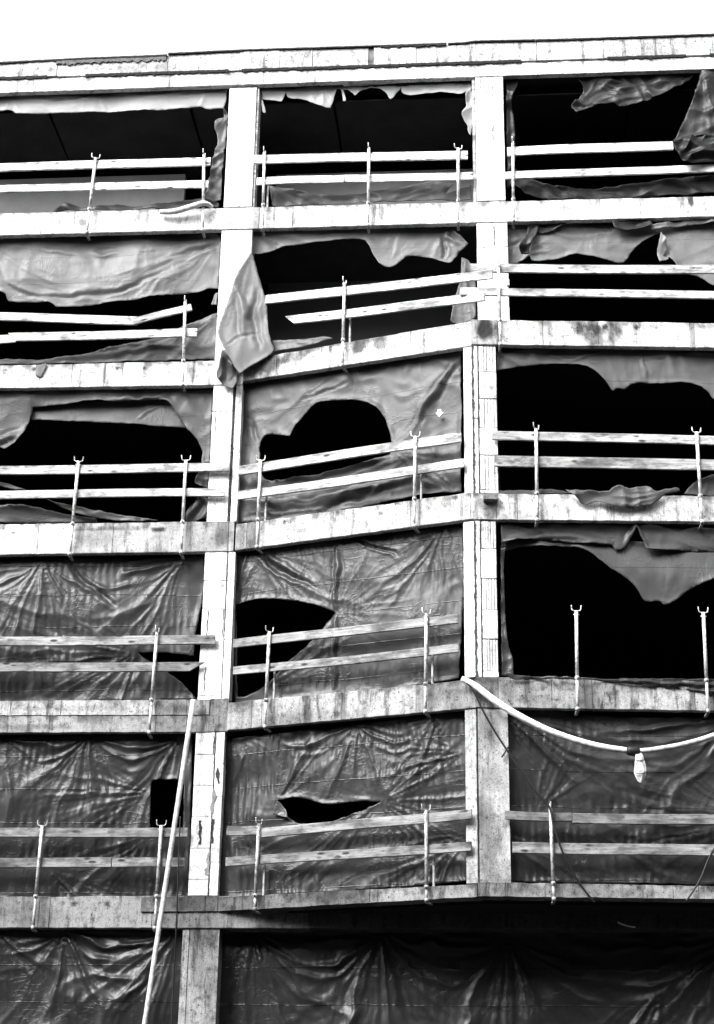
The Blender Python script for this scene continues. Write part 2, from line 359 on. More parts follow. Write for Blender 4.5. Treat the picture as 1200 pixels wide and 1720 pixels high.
# ------------------------------------------------------------------ the building
ground = mesh('ground', [(-600, -600, 0), (600, -600, 0), (600, 600, 0), (-600, 600, 0)], [(0, 1, 2, 3)], M_GROUND, tone=1., attr=[1]*4); tag(ground, None, kind='structure')
bld = empty('building'); tag(bld, 'unfinished concrete frame building with tarpaulin covered openings, filling the whole picture', 'building')
def part_empty(name): return empty(name, (0, 0, 0), bld)
def beam(pl, sr, a, b, depth=.4, off=0., joints=(), tones=((9e9, .5),), stains=(), mat=None, parent=None, name='beam', chip=.006, groove=.01, inner=True):
    """a, b: (x, ytop, ybottom) in the photograph at two places along the beam; sr: extent along the plane"""
    depth = .1 if (name == 'beam' and inner) else depth
    pa, pb = (loc(pl, a[0], a[1], off), loc(pl, a[0], a[2], off)), (loc(pl, b[0], b[1], off), loc(pl, b[0], b[2], off))
    zt = lambda s: pa[0][1]+(pb[0][1]-pa[0][1])*(s-pa[0][0])/(pb[0][0]-pa[0][0])
    zb = lambda s: pa[1][1]+(pb[1][1]-pa[1][1])*(s-pa[1][0])/(pb[1][0]-pa[1][0])
    ym = (a[1]+a[2])/2; js = [loc(pl, x, ym, off)[0] for x in joints]; ts = [(loc(pl, x, ym, off)[0] if x < 1e8 else 1e9, t) for x, t in tones]
    step = .03; S = list(np.arange(sr[0], sr[1], step))+[sr[1]]
    for j in js: S += [j-.011, j-.004, j+.004, j+.011]
    S = np.array(sorted(x for x in S if sr[0] <= x <= sr[1])); nz = 15; T = np.linspace(0, 1, nz)
    T = np.array([0, .02]+list(T[1:-1])+[.98, 1]); nz = len(T)
    V = []; A = []; st = [(loc(pl, x, y, off), rx/90, ry/90, k) for x, y, rx, ry, k in stains]
    SS, TT = np.meshgrid(S, T, indexing='ij'); top = np.array([zt(x) for x in S]); bot = np.array([zb(x) for x in S]); sd_ = sr[0]*3.1+pa[0][1]*1.7
    top = top+chip*fbm(S*5+sd_, S*0+.5, 3)-chip*2.2*np.clip(perlin(S*3.1+sd_, S*0+7.5)-.35, 0, 1)
    bot = bot+chip*.8*fbm(S*5+sd_, S*0+3.5, 3)
    ZZ = top[:, None]*(1-TT)+bot[:, None]*TT
    N = .003*fbm(SS*4+sd_, ZZ*4, 2)
    N[:, 0] -= .008; N[:, -1] -= .008
    for j in js: N -= groove*(np.abs(SS-j) < .006)
    tone = np.empty_like(SS)
    for i, x in enumerate(S):
        tone[i, :] = next(t for e, t in ts if x <= e)
    for (p, rx, ry, k) in st:
        dn = .5*fbm(SS*6+sd_, ZZ*3, 3); q = ((SS-p[0])/rx)**2+((ZZ-p[1])/ry)**2
        tone *= 1-min(.93, k*1.3)*np.clip(1.3-q+dn*1.5, 0, 1)
    # dirt collects along the top edge
    tone *= 1-.6*np.clip(1-(top[:, None]-ZZ)/.09+fbm(SS*5+sd_, ZZ*2.5, 3)*1.3-.35, 0, 1)
    for i in range(len(S)):
        for k in range(nz): V.append(W(pl, S[i], ZZ[i, k], off+N[i, k])); A.append(max(.02, tone[i, k]))
    Fc = []
    for i in range(len(S)-1):
        for k in range(nz-1): Fc.append([i*nz+k, i*nz+k+1, (i+1)*nz+k+1, (i+1)*nz+k])
    loop = [i*nz for i in range(len(S))]+[(len(S)-1)*nz+k for k in range(1, nz)]+[i*nz+nz-1 for i in range(len(S)-2, -1, -1)]+[k for k in range(nz-2, 0, -1)]
    b0 = len(V)
    for v in loop:
        p = np.array(V[v])-pl.n*depth; V.append(p); A.append(A[v])
    n = len(loop)
    for i in range(n): Fc.append([loop[i], loop[(i+1) % n], b0+(i+1) % n, b0+i])
    o = mesh(name, V, Fc, mat or M_CONC, parent or bld, 1., attr=A); fixn(o)
    if name == 'beam' and inner:  # near-black filler behind the face paints the shade under the beam
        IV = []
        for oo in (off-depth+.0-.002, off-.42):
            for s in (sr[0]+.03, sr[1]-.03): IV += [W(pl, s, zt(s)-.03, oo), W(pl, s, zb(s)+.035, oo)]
        io = mesh('beam_shade_fill', IV, [[0, 1, 3, 2], [4, 5, 7, 6], [0, 2, 6, 4], [1, 3, 7, 5], [0, 1, 5, 4], [2, 3, 7, 6]], M_DARK, bld, 1., attr=[1]*8); fixn(io)
    o.data.polygons.foreach_set('use_smooth', [False]*len(o.data.polygons))
    return o
# roof beam (lower band) and fifth level, straight across the three bays
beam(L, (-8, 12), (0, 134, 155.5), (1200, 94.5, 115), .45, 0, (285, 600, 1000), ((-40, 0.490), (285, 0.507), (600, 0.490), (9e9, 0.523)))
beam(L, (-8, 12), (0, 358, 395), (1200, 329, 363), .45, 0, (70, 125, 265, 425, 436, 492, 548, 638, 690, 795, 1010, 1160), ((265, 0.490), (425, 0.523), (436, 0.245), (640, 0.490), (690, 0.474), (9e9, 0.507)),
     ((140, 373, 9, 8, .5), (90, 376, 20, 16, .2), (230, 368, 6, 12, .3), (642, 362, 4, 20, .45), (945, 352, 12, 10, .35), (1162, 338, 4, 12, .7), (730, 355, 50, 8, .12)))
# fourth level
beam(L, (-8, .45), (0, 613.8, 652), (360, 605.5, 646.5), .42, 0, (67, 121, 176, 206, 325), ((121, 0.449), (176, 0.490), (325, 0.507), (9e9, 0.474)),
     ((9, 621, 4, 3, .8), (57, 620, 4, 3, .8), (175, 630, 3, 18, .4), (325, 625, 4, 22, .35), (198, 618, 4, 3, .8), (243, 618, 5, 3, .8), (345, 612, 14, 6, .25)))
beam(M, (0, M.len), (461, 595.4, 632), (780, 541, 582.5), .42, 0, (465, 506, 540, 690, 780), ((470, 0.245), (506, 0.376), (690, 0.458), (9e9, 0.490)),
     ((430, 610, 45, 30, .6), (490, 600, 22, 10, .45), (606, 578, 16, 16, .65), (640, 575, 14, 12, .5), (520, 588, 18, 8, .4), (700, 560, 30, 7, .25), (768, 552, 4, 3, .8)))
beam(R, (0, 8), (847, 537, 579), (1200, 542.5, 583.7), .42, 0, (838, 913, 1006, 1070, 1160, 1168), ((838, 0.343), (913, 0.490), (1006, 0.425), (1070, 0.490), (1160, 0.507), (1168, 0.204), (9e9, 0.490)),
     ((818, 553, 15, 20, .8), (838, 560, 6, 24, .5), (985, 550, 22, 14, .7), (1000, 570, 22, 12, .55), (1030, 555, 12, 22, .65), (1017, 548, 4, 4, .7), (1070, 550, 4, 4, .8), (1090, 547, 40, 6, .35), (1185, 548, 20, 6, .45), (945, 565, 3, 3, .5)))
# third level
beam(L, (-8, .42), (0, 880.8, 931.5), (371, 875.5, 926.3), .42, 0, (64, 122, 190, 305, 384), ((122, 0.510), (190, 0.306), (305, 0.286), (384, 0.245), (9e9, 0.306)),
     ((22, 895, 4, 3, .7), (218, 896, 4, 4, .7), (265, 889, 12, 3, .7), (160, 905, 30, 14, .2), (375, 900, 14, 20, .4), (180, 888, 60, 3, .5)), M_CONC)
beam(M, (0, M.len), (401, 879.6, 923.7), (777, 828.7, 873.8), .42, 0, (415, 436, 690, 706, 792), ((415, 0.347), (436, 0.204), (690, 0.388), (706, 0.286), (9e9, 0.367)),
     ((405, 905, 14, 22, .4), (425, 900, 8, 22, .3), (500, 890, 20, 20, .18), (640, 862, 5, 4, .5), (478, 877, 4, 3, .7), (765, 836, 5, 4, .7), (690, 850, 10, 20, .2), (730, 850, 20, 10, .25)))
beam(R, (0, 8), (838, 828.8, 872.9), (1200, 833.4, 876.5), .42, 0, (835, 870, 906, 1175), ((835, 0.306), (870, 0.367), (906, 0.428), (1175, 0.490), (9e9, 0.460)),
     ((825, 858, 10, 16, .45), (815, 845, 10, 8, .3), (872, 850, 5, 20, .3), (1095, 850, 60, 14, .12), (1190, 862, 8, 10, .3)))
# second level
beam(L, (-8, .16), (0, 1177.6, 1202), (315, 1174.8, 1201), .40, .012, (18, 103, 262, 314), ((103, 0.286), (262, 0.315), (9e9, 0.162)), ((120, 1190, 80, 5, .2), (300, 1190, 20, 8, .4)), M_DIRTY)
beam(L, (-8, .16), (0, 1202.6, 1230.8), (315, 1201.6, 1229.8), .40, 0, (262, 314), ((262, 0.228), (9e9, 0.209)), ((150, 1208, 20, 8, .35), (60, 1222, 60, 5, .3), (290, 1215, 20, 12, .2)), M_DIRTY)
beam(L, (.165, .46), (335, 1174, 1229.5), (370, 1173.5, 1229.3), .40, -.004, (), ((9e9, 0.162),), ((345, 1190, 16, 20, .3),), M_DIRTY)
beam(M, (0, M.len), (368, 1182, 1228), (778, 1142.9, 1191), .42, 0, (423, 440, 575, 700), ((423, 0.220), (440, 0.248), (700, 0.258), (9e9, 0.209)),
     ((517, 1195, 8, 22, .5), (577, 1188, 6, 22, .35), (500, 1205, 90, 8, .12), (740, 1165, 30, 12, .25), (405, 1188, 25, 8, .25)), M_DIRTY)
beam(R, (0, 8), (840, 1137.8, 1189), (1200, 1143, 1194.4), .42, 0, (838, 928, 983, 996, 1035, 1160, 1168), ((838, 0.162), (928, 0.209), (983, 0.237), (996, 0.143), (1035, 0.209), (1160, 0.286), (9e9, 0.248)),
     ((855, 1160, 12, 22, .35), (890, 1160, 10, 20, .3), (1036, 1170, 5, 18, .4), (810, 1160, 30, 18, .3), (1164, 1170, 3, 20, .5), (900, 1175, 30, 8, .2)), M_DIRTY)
# first level: straight beam on the ground floor line and the thin slab edge that juts out over it
beam(L, (-8, 12), (0, 1506.2, 1559), (420, 1505, 1559.5), .4, 0, (66, 84, 256, 300), ((66, 0.160), (256, 0.190), (300, 0.152), (430, .17), (520, .12), (9e9, .05)),  # last tones fall to near-black: overhang shade painted into the beam
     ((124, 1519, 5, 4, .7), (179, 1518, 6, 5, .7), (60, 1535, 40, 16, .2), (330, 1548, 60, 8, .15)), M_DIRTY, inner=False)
beam(L, (-.72, .43), (275, 1506, 1532), (365, 1505, 1531), .3, .03, (345,), ((9e9, 0.096),), ((300, 1518, 20, 10, .4),), M_DIRTY, inner=False)
beam(M, (0, M.len), (369, 1507, 1531), (783, 1486, 1508), .3, .03, (432, 622), ((432, 0.088), (622, 0.096), (9e9, 0.192)), ((560, 1505, 60, 8, .35), (740, 1497, 40, 6, .2)), M_DIRTY, inner=False)
beam(R, (0, 8), (845, 1482.7, 1506.4), (1200, 1488.5, 1510.7), .3, .03, (800, 850, 1132, 1175), ((850, 0.176), (1132, 0.192), (9e9, 0.208)), ((880, 1495, 40, 6, .25), (1040, 1500, 50, 6, .2), (1160, 1495, 20, 8, .2)), M_DIRTY, inner=False)
# parapet of blocks above the roof beam
par = part_empty('parapet')
zl = lambda s: loc(L, 0, 132, 0)[1]+(loc(L, 1200, 92.5, 0)[1]-loc(L, 0, 132, 0)[1])*(s-loc(L, 0, 132)[0])/(loc(L, 1200, 92)[0]-loc(L, 0, 132)[0])
px_top = [(-140, 110), (0, 105), (140, 98), (280, 92.5), (282, 90), (420, 83.5), (600, 78), (780, 72), (800, 69), (950, 66), (1200, 57.5), (1340, 53)]
jx = [-330, -240, -150, -60, 47, 97, 204, 282, 345, 403, 470, 525, 619, 628, 700, 768, 800, 903, 1015, 1104, 1200, 1290, 1380, 1480]
ptop = lambda x: np.interp(x, [q[0] for q in px_top], [q[1] for q in px_top])
for i in range(len(jx)-1):
    s0, s1 = loc(L, jx[i], 105)[0]+.004, loc(L, jx[i+1], 105)[0]-.004; dark = jx[i] == 619
    fr = random.uniform(-.006, .012)-(.02 if dark else 0); nx = max(2, int((s1-s0)/.12)); V = []; A = []
    for k in range(nx+1):
        s = s0+(s1-s0)*k/nx; x = jx[i]+(jx[i+1]-jx[i])*k/nx; z1 = loc(L, x, ptop(x)+2)[1]+.008*perlin(np.array([s*6.]), np.array([.7]))[0]; z0 = zl(s)+.02
        V += [W(L, s, z0, fr), W(L, s, z1-.012, fr), W(L, s, z1, fr-.012), W(L, s, z1, -.3), W(L, s, z0, -.3)]; A += [.8, 1, 1, 1, 1]
    Fc = [[k*5+m, k*5+(m+1) % 5, k*5+5+(m+1) % 5, k*5+5+m] for k in range(nx) for m in range(5)]+[[0, 1, 2, 3, 4], [nx*5+m for m in range(5)]]
    o = mesh('parapet_block', V, Fc, M_DIRTY, par, .14 if dark else random.choice([.5, .42, .56, .46]), attr=A); fixn(o)
# jagged strip of bitumen showing under the blocks, and the dark sheet edge along the top
def ragged(name, pl, s0, s1, zf, h0, h1, off, mat, parent, tone=1., gaps=0., depth=.02, seed=0.):
    S = np.arange(s0, s1, .02); g = perlin(S*1.1+seed, S*0+2.5); runs = []; cur = []
    hi = h0*(1+.6*perlin(S*17+seed, S*0+.3)); lo = h1*(.5+1.1*np.abs(perlin(S*11+seed, S*0+5.3))+.5*np.abs(perlin(S*31+seed, S*0+1.3)))
    for i in range(len(S)):
        if gaps and g[i] > gaps:
            if len(cur) > 1: runs.append(cur)
            cur = []
        else: cur.append(i)
    if len(cur) > 1: runs.append(cur)
    for run in runs:
        V = []; Fc = []
        for n_, i in enumerate(run):
            a, b = zf(S[i])+hi[i], zf(S[i])-lo[i]; k = len(V); V += [W(pl, S[i], a, off), W(pl, S[i], b, off), W(pl, S[i], a, off-depth), W(pl, S[i], b, off-depth)]
            if n_: p = k-4; Fc += [[p, p+1, k+1, k], [p+2, p+3, k+3, k+2], [p, p+2, k+2, k], [p+1, p+3, k+3, k+1]]
        o = mesh(name, V, Fc, mat, parent, tone, attr=[1]*len(V)); fixn(o)
ragged('bitumen_strip', L, -7, 11, lambda s: zl(s)+.015, .014, .048, .024, M_TAR, par, gaps=.38, seed=3.3)
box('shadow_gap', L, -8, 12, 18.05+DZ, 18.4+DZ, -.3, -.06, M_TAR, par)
for (xa, xb, th, tn, dy) in ((-240, 281, .022, 1., 0), (95, 280, .07, 12., 2.5), (283, 640, .016, 1., 0), (640, 752, .04, 1., 0), (753, 900, .014, 1, 0), (900, 1400, .018, 1., 0)):
    a_, b_ = loc(L, xa, ptop(xa))[0], loc(L, xb, ptop(xb))[0]
    zf = lambda s, xa=xa, xb=xb, a_=a_, b_=b_, dy=dy: loc(L, xa+(xb-xa)*(s-a_)/(b_-a_), ptop(xa+(xb-xa)*(s-a_)/(b_-a_))+1.2+dy)[1]
    ragged('capping_sheet', L, a_, b_, zf, .012, th, .026 if dy else .034, M_TAR, par, tn, depth=.3, seed=xa)
# slabs, roof, walls behind
def prism(name, poly, z0, z1, mat, tone=1., parent=None):
    n = len(poly); V = [(x, y, z0) for x, y in poly]+[(x, y, z1) for x, y in poly]
    Fc = [list(range(n))[::-1], [n+i for i in range(n)]]+[[i, (i+1) % n, n+(i+1) % n, n+i] for i in range(n)]
    o = mesh(name, V, Fc, mat, parent or bld, tone, attr=[1]*len(V)); fixn(o); return o
ZK = {k: 3.3+DZ+3*(k-1) for k in range(1, 6)}; ZR = 18.05+DZ
straight = [(-8, .3), (12, .3), (12, 9), (-8, 9)]
cM = M.o+M.t*.2-M.n*.3; cC = W(M, M.len, 0, -.3); cR = W(R, 8, 0, -.3)
bump = [(-8, .3), (.45, .3), (cM[0], cM[1]), (4.35, -.88), (cR[0], cR[1]), (12.4, 9), (-8, 9)]
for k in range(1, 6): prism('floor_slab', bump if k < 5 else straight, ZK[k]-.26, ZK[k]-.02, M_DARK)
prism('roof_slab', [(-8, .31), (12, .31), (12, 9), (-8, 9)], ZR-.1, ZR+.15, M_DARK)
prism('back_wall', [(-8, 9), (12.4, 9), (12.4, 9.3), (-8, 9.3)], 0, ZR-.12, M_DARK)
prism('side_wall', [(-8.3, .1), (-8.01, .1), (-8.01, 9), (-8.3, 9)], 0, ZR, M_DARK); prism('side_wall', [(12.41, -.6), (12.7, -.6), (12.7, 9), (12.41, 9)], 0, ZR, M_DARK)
# top storey: pale rear wall and jointed ceiling
RW = Plane((0, 2.), (1, 2.))
prism('rear_wall', [(-8, 2.), (loc(RW, 309, 330)[0], 2.), (loc(RW, 309, 330)[0], 2.15), (-8, 2.15)], ZK[5]-.02, loc(RW, 150, 297)[1], M_PLAST, .55)
prism('rear_wall', [(.6, 2.), (4.5, 2.), (4.5, 2.15), (.6, 2.15)], ZK[5]-.02, loc(RW, 600, 289)[1], M_PLAST, .45)
prism('rear_wall', [(.5, 2.2), (4.4, 2.2), (4.4, 2.4), (.5, 2.4)], ZK[4]-.02, ZK[5]-.27, M_PLAST, .14)
cl = [-8, -3.45, -.8, 1.85, 4.5, 7.2, 12]
for i in range(6):
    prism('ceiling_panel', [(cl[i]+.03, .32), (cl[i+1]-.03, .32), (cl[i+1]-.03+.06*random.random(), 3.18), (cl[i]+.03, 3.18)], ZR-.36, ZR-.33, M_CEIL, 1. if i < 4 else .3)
prism('bounce_screed', [(-8, .46), (4.5, .46), (4.5, 1.99), (-8, 1.99)], ZK[5]-.018, ZK[5]-.008, M_PLAST, .6)  # unseen pale floor layer, added to bounce light onto the rear wall
prism('bounce_screed', [(.4, .46), (4.5, .46), (4.5, 2.19), (.4, 2.19)], ZK[4]-.018, ZK[4]-.008, M_PLAST, .4)  # same added bounce layer, one storey down
# partition walls behind the columns
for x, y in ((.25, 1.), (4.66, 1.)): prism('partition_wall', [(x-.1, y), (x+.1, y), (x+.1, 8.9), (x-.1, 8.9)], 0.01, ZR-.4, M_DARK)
# ------------------------------------------------------------------ columns
def column(pl, zrange, s0, s1, joints, tone, mat=M_BLOCK, off=-.015, depth=.35, extra=None, thin=.004):
    c = part_empty('column'); zs = [zrange[0]]+sorted(joints)+[zrange[1]]
    box('core', pl, s0+.02, s1-.02, zrange[0], zrange[1], -depth, off-.03, M_DIRTY, c, .18)
    for i in range(len(zs)-1):
        box('block', pl, s0, s1, zs[i]+thin/2, zs[i+1]-thin/2, -depth-.02, off+random.uniform(-.003, .003), mat, c, tone*random.uniform(.92, 1.06), .006, .002)
    return c
def strip(c, pl, s0, s1, z0, z1, off, tone, mat=M_BLOCK, n=1, depth=.3):
    for i in range(n):
        a = z0+(z1-z0)*i/n; b = z0+(z1-z0)*(i+1)/n
        box('edge_strip', pl, s0, s1, a+.002, b-.002, -depth, off, mat, c, tone*random.uniform(.93, 1.05), .006, .002)
def zs(pl, x, ys): return [loc(pl, x, y)[1] for y in ys]
def crack(c, pl, s, z0, z1, wd, mat=M_TAR, off=-.008, tone=3.):
    """mortar squeezed out of an upright joint"""
    Z = np.arange(z0, z1, .02); V = []; Fc = []
    for i, z in enumerate(Z):
        h = wd*(.3+abs(perlin(np.array([z*5.]), np.array([s*7.]))[0])*.9+.9*abs(perlin(np.array([z*17.]), np.array([s*3.]))[0])); d = (.008+wd*.5)*perlin(np.array([z*9.]), np.array([s*5.+9]))[0]
        k = len(V); V += [W(pl, s+d-h, z, off), W(pl, s+d+h, z, off), W(pl, s+d-h, z, off-.02), W(pl, s+d+h, z, off-.02)]
        if i: Fc += [[k-4, k-3, k+1, k], [k-4, k-2, k+2, k], [k-3, k-1, k+3, k+1]]
    o = mesh('mortar_joint', V, Fc, mat, c, tone, attr=[1]*len(V)); fixn(o)
# left column
zr_ = zs(L, 408, (346, 146)); c = column(L, zr_, -.03, .47, zs(L, 408, (196, 246, 296)), .66, thin=.002); strip(c, L, .475, .515, zr_[0], zr_[1], -.05, .4, M_WOOD)
zr_ = zs(L, 395, (607, 385)); c = column(L, zr_, -.04, .5, zs(L, 395, (430, 480, 530, 580)), .66, thin=.002)
zr_ = zs(L, 375, (876, 647)); c = column(L, zr_, -.04, .30, zs(L, 375, (690, 735, 782, 829)), .64, thin=.003); strip(c, L, .345, .455, zr_[0], zr_[1], -.012, .6, n=2); crack(c, L, .322, zr_[0], zr_[1], .016); crack(c, L, .02, *zs(L, 371, (732, 690)), .006)
zr_ = zs(L, 365, (1175, 927)); c = column(L, zr_, -.035, .33, zs(L, 362, (975, 1021, 1070, 1120, 1168)), .62, thin=.004); strip(c, L, .345, .46, zr_[0], zr_[1], -.012, .6, n=5)
for a, b, s in ((1069, 1022, .06), (1168, 1120, .06), (1069, 1022, .31), (1060, 945, .335)): crack(c, L, s, *zs(L, 360, (a, b)), .008, tone=5)
zr_ = zs(L, 345, (1505, 1230)); jj = zs(L, 340, (1267, 1319, 1372, 1425, 1477)); c = column(L, zr_, -.03, .27, jj, .6, thin=.006); strip(c, L, .285, .42, zr_[0], zr_[1], -.012, .56, n=5)
crack(c, L, .278, zr_[0], zr_[1], .008, tone=3)
for y0, y1, sx, wd_, tn in ((1266, 1236, .25, .008, 2), (1316, 1290, .345, .03, 4), (1366, 1326, .29, .032, 22), (1418, 1378, .10, .026, 3), (1416, 1376, .30, .018, 3), (1470, 1430, .25, .03, 25)):
    crack(c, L, sx, *zs(L, 340, (y0, y1)), wd_, tone=tn, off=-.003)
zr_ = (0, loc(L, 338, 1560)[1]); c = part_empty('column')
beam(L, (.03, .47), (322, 1560, 2200), (362, 1560, 2200), .35, -.02, (), ((9e9, .25),), ((340, 1575, 30, 14, .45), (330, 1615, 8, 40, .3), (352, 1640, 12, 60, .25)), M_DIRTY, c, 'shaft', chip=0)
strip(c, L, -.08, .022, 0, zr_[1]-.002, -.03, .24, M_DIRTY)
# right column, upper two storeys (set back on the straight line)
zr_ = zs(L, 822, (336, 127)); c = column(L, zr_, 4.43, 4.93, zs(L, 822, (164, 218, 268)), .66, thin=.002); strip(c, L, 4.37, 4.42, zr_[0], zr_[1], -.05, .4, M_WOOD)
crack(c, L, 4.52, *zs(L, 805, (164, 128)), .004); crack(c, L, 4.73, *zs(L, 826, (164, 128)), .004); crack(c, L, 4.73, *zs(L, 826, (242, 205)), .003); crack(c, L, 4.5, *zs(L, 805, (320, 282)), .003)
zr_ = (ZK[4]-.02, loc(L, 825, 373)[1]); c = column(L, zr_, 4.42, 4.95, zs(L, 825, (414, 465, 515)), .64, thin=.003); crack(c, L, 4.72, *zs(L, 826, (412, 375)), .012, tone=8)
# right column, lower storeys, on the corner of the jutting floors
def corner_col(yt, yb, joints, tone, ribs):
    z0, z1 = loc(R, 815, yb)[1], loc(R, 815, yt)[1]; c = part_empty('column')
    sM = loc(M, 779, (yt+yb)/2)[0]; sR = loc(R, 836, (yt+yb)/2)[0]
    strip(c, M, sM, M.len-.0, z0, z1, -.02, tone, n=2)
    strip(c, R, .03, .1, z0, z1, -.016, tone*.95, n=2)
    crack(c, R, .02, z0, z1, .02, tone=6); crack(c, R, .105, z0, z1, .004, tone=4)
    J = [z0]+sorted(zs(R, 815, joints))+[z1]
    for i in range(len(J)-1):
        if i % 2 == ribs:
            m = .115+(sR-.115)*.3
            box('block', R, .115, m-.004, J[i]+.004, J[i+1]-.004, -.3, -.018, M_BLOCK, c, tone*.95, .006, .003)
            n = 4; wd_ = (sR-m)/n
            for k in range(n): box('brick_rib', R, m+k*wd_+.003, m+(k+1)*wd_-.003, J[i]+.006, J[i+1]-.006, -.29, -.02-.006*(k % 2), M_BLOCK, c, tone*random.uniform(.72, .98), .006, .002)
        else: box('block', R, .115, sR, J[i]+.004, J[i+1]-.004, -.3, -.016+random.uniform(-.004, .004), M_BLOCK, c, tone*random.uniform(.9, 1.05), .007, .004)
    box('core', R, .06, sR-.03, z0, z1, -.28, -.05, M_DIRTY, c, .14)
    return c
corner_col(580, 828, (624, 668.6, 717, 763.5, 822), .62, 1)
corner_col(874, 1137, (921, 971, 1023, 1073, 1127), .6, 1)
c = part_empty('column')
beam(R, (.03, .47), (800, 1190, 1484), (838, 1190, 1483), .3, -.015, (), ((9e9, .3),), ((818, 1228, 20, 38, .35), (822, 1300, 14, 20, .25), (815, 1400, 22, 50, .4), (830, 1450, 14, 30, .2), (806, 1360, 10, 30, .3)), M_CONC, c, 'shaft', chip=0)
sM = loc(M, 782, 1340)[0]; strip(c, M, sM, M.len, loc(R, 815, 1484)[1], loc(R, 815, 1190)[1], -.02, .3, M_CONC, 1); crack(c, R, .012, loc(R, 815, 1484)[1], loc(R, 815, 1190)[1], .008, tone=2)
# next columns of the frame, just past both sides of the picture
ZB = {5: ZR-.3, 4: ZK[5]-.46, 3: ZK[4]-.46, 2: ZK[3]-.5, 1: ZK[2]-.5}
for k in range(1, 6):
    z0, z1 = ZK[k]+.002, ZB[k]; J = [z0+(z1-z0)*i/5 for i in range(1, 5)]; tn = .3 if k == 1 else .58
    column(L, (z0, z1), -5.25, -4.75, J, tn, M_BLOCK)
    if k > 3: column(L, (z0, z1), 8.97, 9.47, J, tn, M_BLOCK)
    else: column(R, (z0, z1), 4.72, 5.22, J, tn, M_BLOCK)
for s in (-5.25, 8.97): column(L, (0, ZK[1]-.6), s, s+.5, [.9, 1.8, 2.7, 3.6, 4.5], .24, M_DIRTY)
# ------------------------------------------------------------------ guard rails
def bar(name, A, B, h, th, nrm, mat, tone, parent=None, skew=(0, 0), bow=0.):
    A = np.array(A); B = np.array(B); ax = B-A; ln = np.linalg.norm(ax); ax /= ln
    ny = np.array(nrm)-np.dot(nrm, ax)*ax; ny /= np.linalg.norm(ny); up = np.cross(ny, ax)
    if up[2] < 0: up = -up
    bv = .006; sec = [(-th/2, -h/2+bv), (-th/2, h/2-bv), (-th/2+bv, h/2), (th/2-bv, h/2), (th/2, h/2-bv), (th/2, -h/2+bv), (th/2-bv, -h/2), (-th/2+bv, -h/2)]
    n = max(3, int(ln/.25)); V = []; Fc = []; ph = random.uniform(0, 6)
    for i in range(n+1):
        u = i/n; e = .004*math.sin(u*7+ph)+bow*4*u*(1-u)
        sk = skew[0] if i == 0 else (skew[1] if i == n else 0)
        for a, b in sec: V.append((u*ln+sk*b/h*2, a+.003*math.sin(u*5+ph), b+e))
    for i in range(n):
        for k in range(8): Fc.append([i*8+k, i*8+(k+1) % 8, (i+1)*8+(k+1) % 8, (i+1)*8+k])
    Fc.append(list(range(8))); Fc.append([n*8+k for k in range(8)][::-1])
    o = mesh(name, V, Fc, mat, parent, tone, attr=[1]*len(V)); fixn(o)
    o.matrix_world = Matrix(((ax[0], ny[0], up[0], A[0]), (ax[1], ny[1], up[1], A[1]), (ax[2], ny[2], up[2], A[2]), (0, 0, 0, 1)))
    return o
def plank(pl, a, b, h, tone, label, off=.06, skew=(0, 0), th=.042, out=(0, 0), bow=0.):
    def ext(p, q, X): t = (X-p[0])/(q[0]-p[0]); return (X, p[1]+(q[1]-p[1])*t)
    a0, b0 = a, b
    if a[0] <= 0: a0 = ext(a, b, -130)
    if b[0] >= 1200: b0 = ext(a, b, 1330)
    A = at(pl, *a0, off+out[0]); B = at(pl, *b0, off+out[1])
    hm = loc(pl, a[0], a[1]-h/2, off)[1]-loc(pl, a[0], a[1]+h/2, off)[1]
    return tag(bar('plank', A, B, hm, th, pl.n, M_WOOD, tone, None, skew, bow+random.uniform(-.012, .008)), label, 'plank', 'guard rail planks')
TW = .72
plank(L, (0, 281.5), (354, 271), 13, 0.75, 'upper white guard plank in the left opening of the top row')
plank(L, (0, 316.5), (350, 309), 12, 0.75, 'lower white guard plank in the left opening of the top row')
plank(L, (427, 267.5), (786, 260), 13.5, 0.75, 'upper white guard plank in the middle opening of the top row')
plank(L, (431.5, 304.5), (578, 300), 12, 0.75, 'short left piece of the lower guard plank, middle opening of the top row', off=.085, th=.03)
plank(L, (571, 300), (794, 295), 12.5, 0.75, 'longer right piece of the lower guard plank, middle opening of the top row', off=.05, th=.03)
plank(L, (852.5, 254.5), (1131, 244.8), 14, 0.75, 'upper white guard plank ending at the dark crumpled tarp, right opening of the top row')
plank(L, (1194, 243), (1230, 242), 13, 0.75, 'stub of guard plank at the right picture edge behind the dark crumpled tarp')
plank(L, (847.6, 295), (1200, 281.5), 12, 0.62, 'lower knotty guard plank in the right opening of the top row')
plank(L, (0, 532.5), (231, 539), 13.5, 0.54, 'upper guard plank dipping to the right in the left opening of the second row')
plank(L, (224, 540), (322, 516), 11, 0.49, 'short slanting broken guard plank hung on the post in the left opening, second row', off=.1)
plank(L, (21, 567), (331, 559), 13.5, 0.54, 'lower guard plank with slanted left end, left opening of the second row', skew=(-.08, 0))
plank(L, (0, 569.5), (27, 568.5), 13.5, 0.54, 'end of a guard plank at the left picture edge in the second row', off=.03, th=.03)
plank(M, (447, 504), (828, 461), 14, 0.51, 'upper guard plank rising to the right in the middle opening of the second row')
plank(M, (487, 538), (815, 498), 14, 0.51, 'lower guard plank with pointed left end, middle opening of the second row', skew=(-.09, 0))
plank(R, (791, 450.6), (1200, 451.6), 14, 0.41, 'upper guard plank passing in front of the right column in the second row')
plank(R, (773, 489), (1200, 495.6), 12.5, 0.45, 'lower guard plank passing in front of the right column in the second row')
plank(L, (0, 789.8), (385, 785), 14, 0.43, 'upper guard plank reaching across the left column in the third row', off=.07)
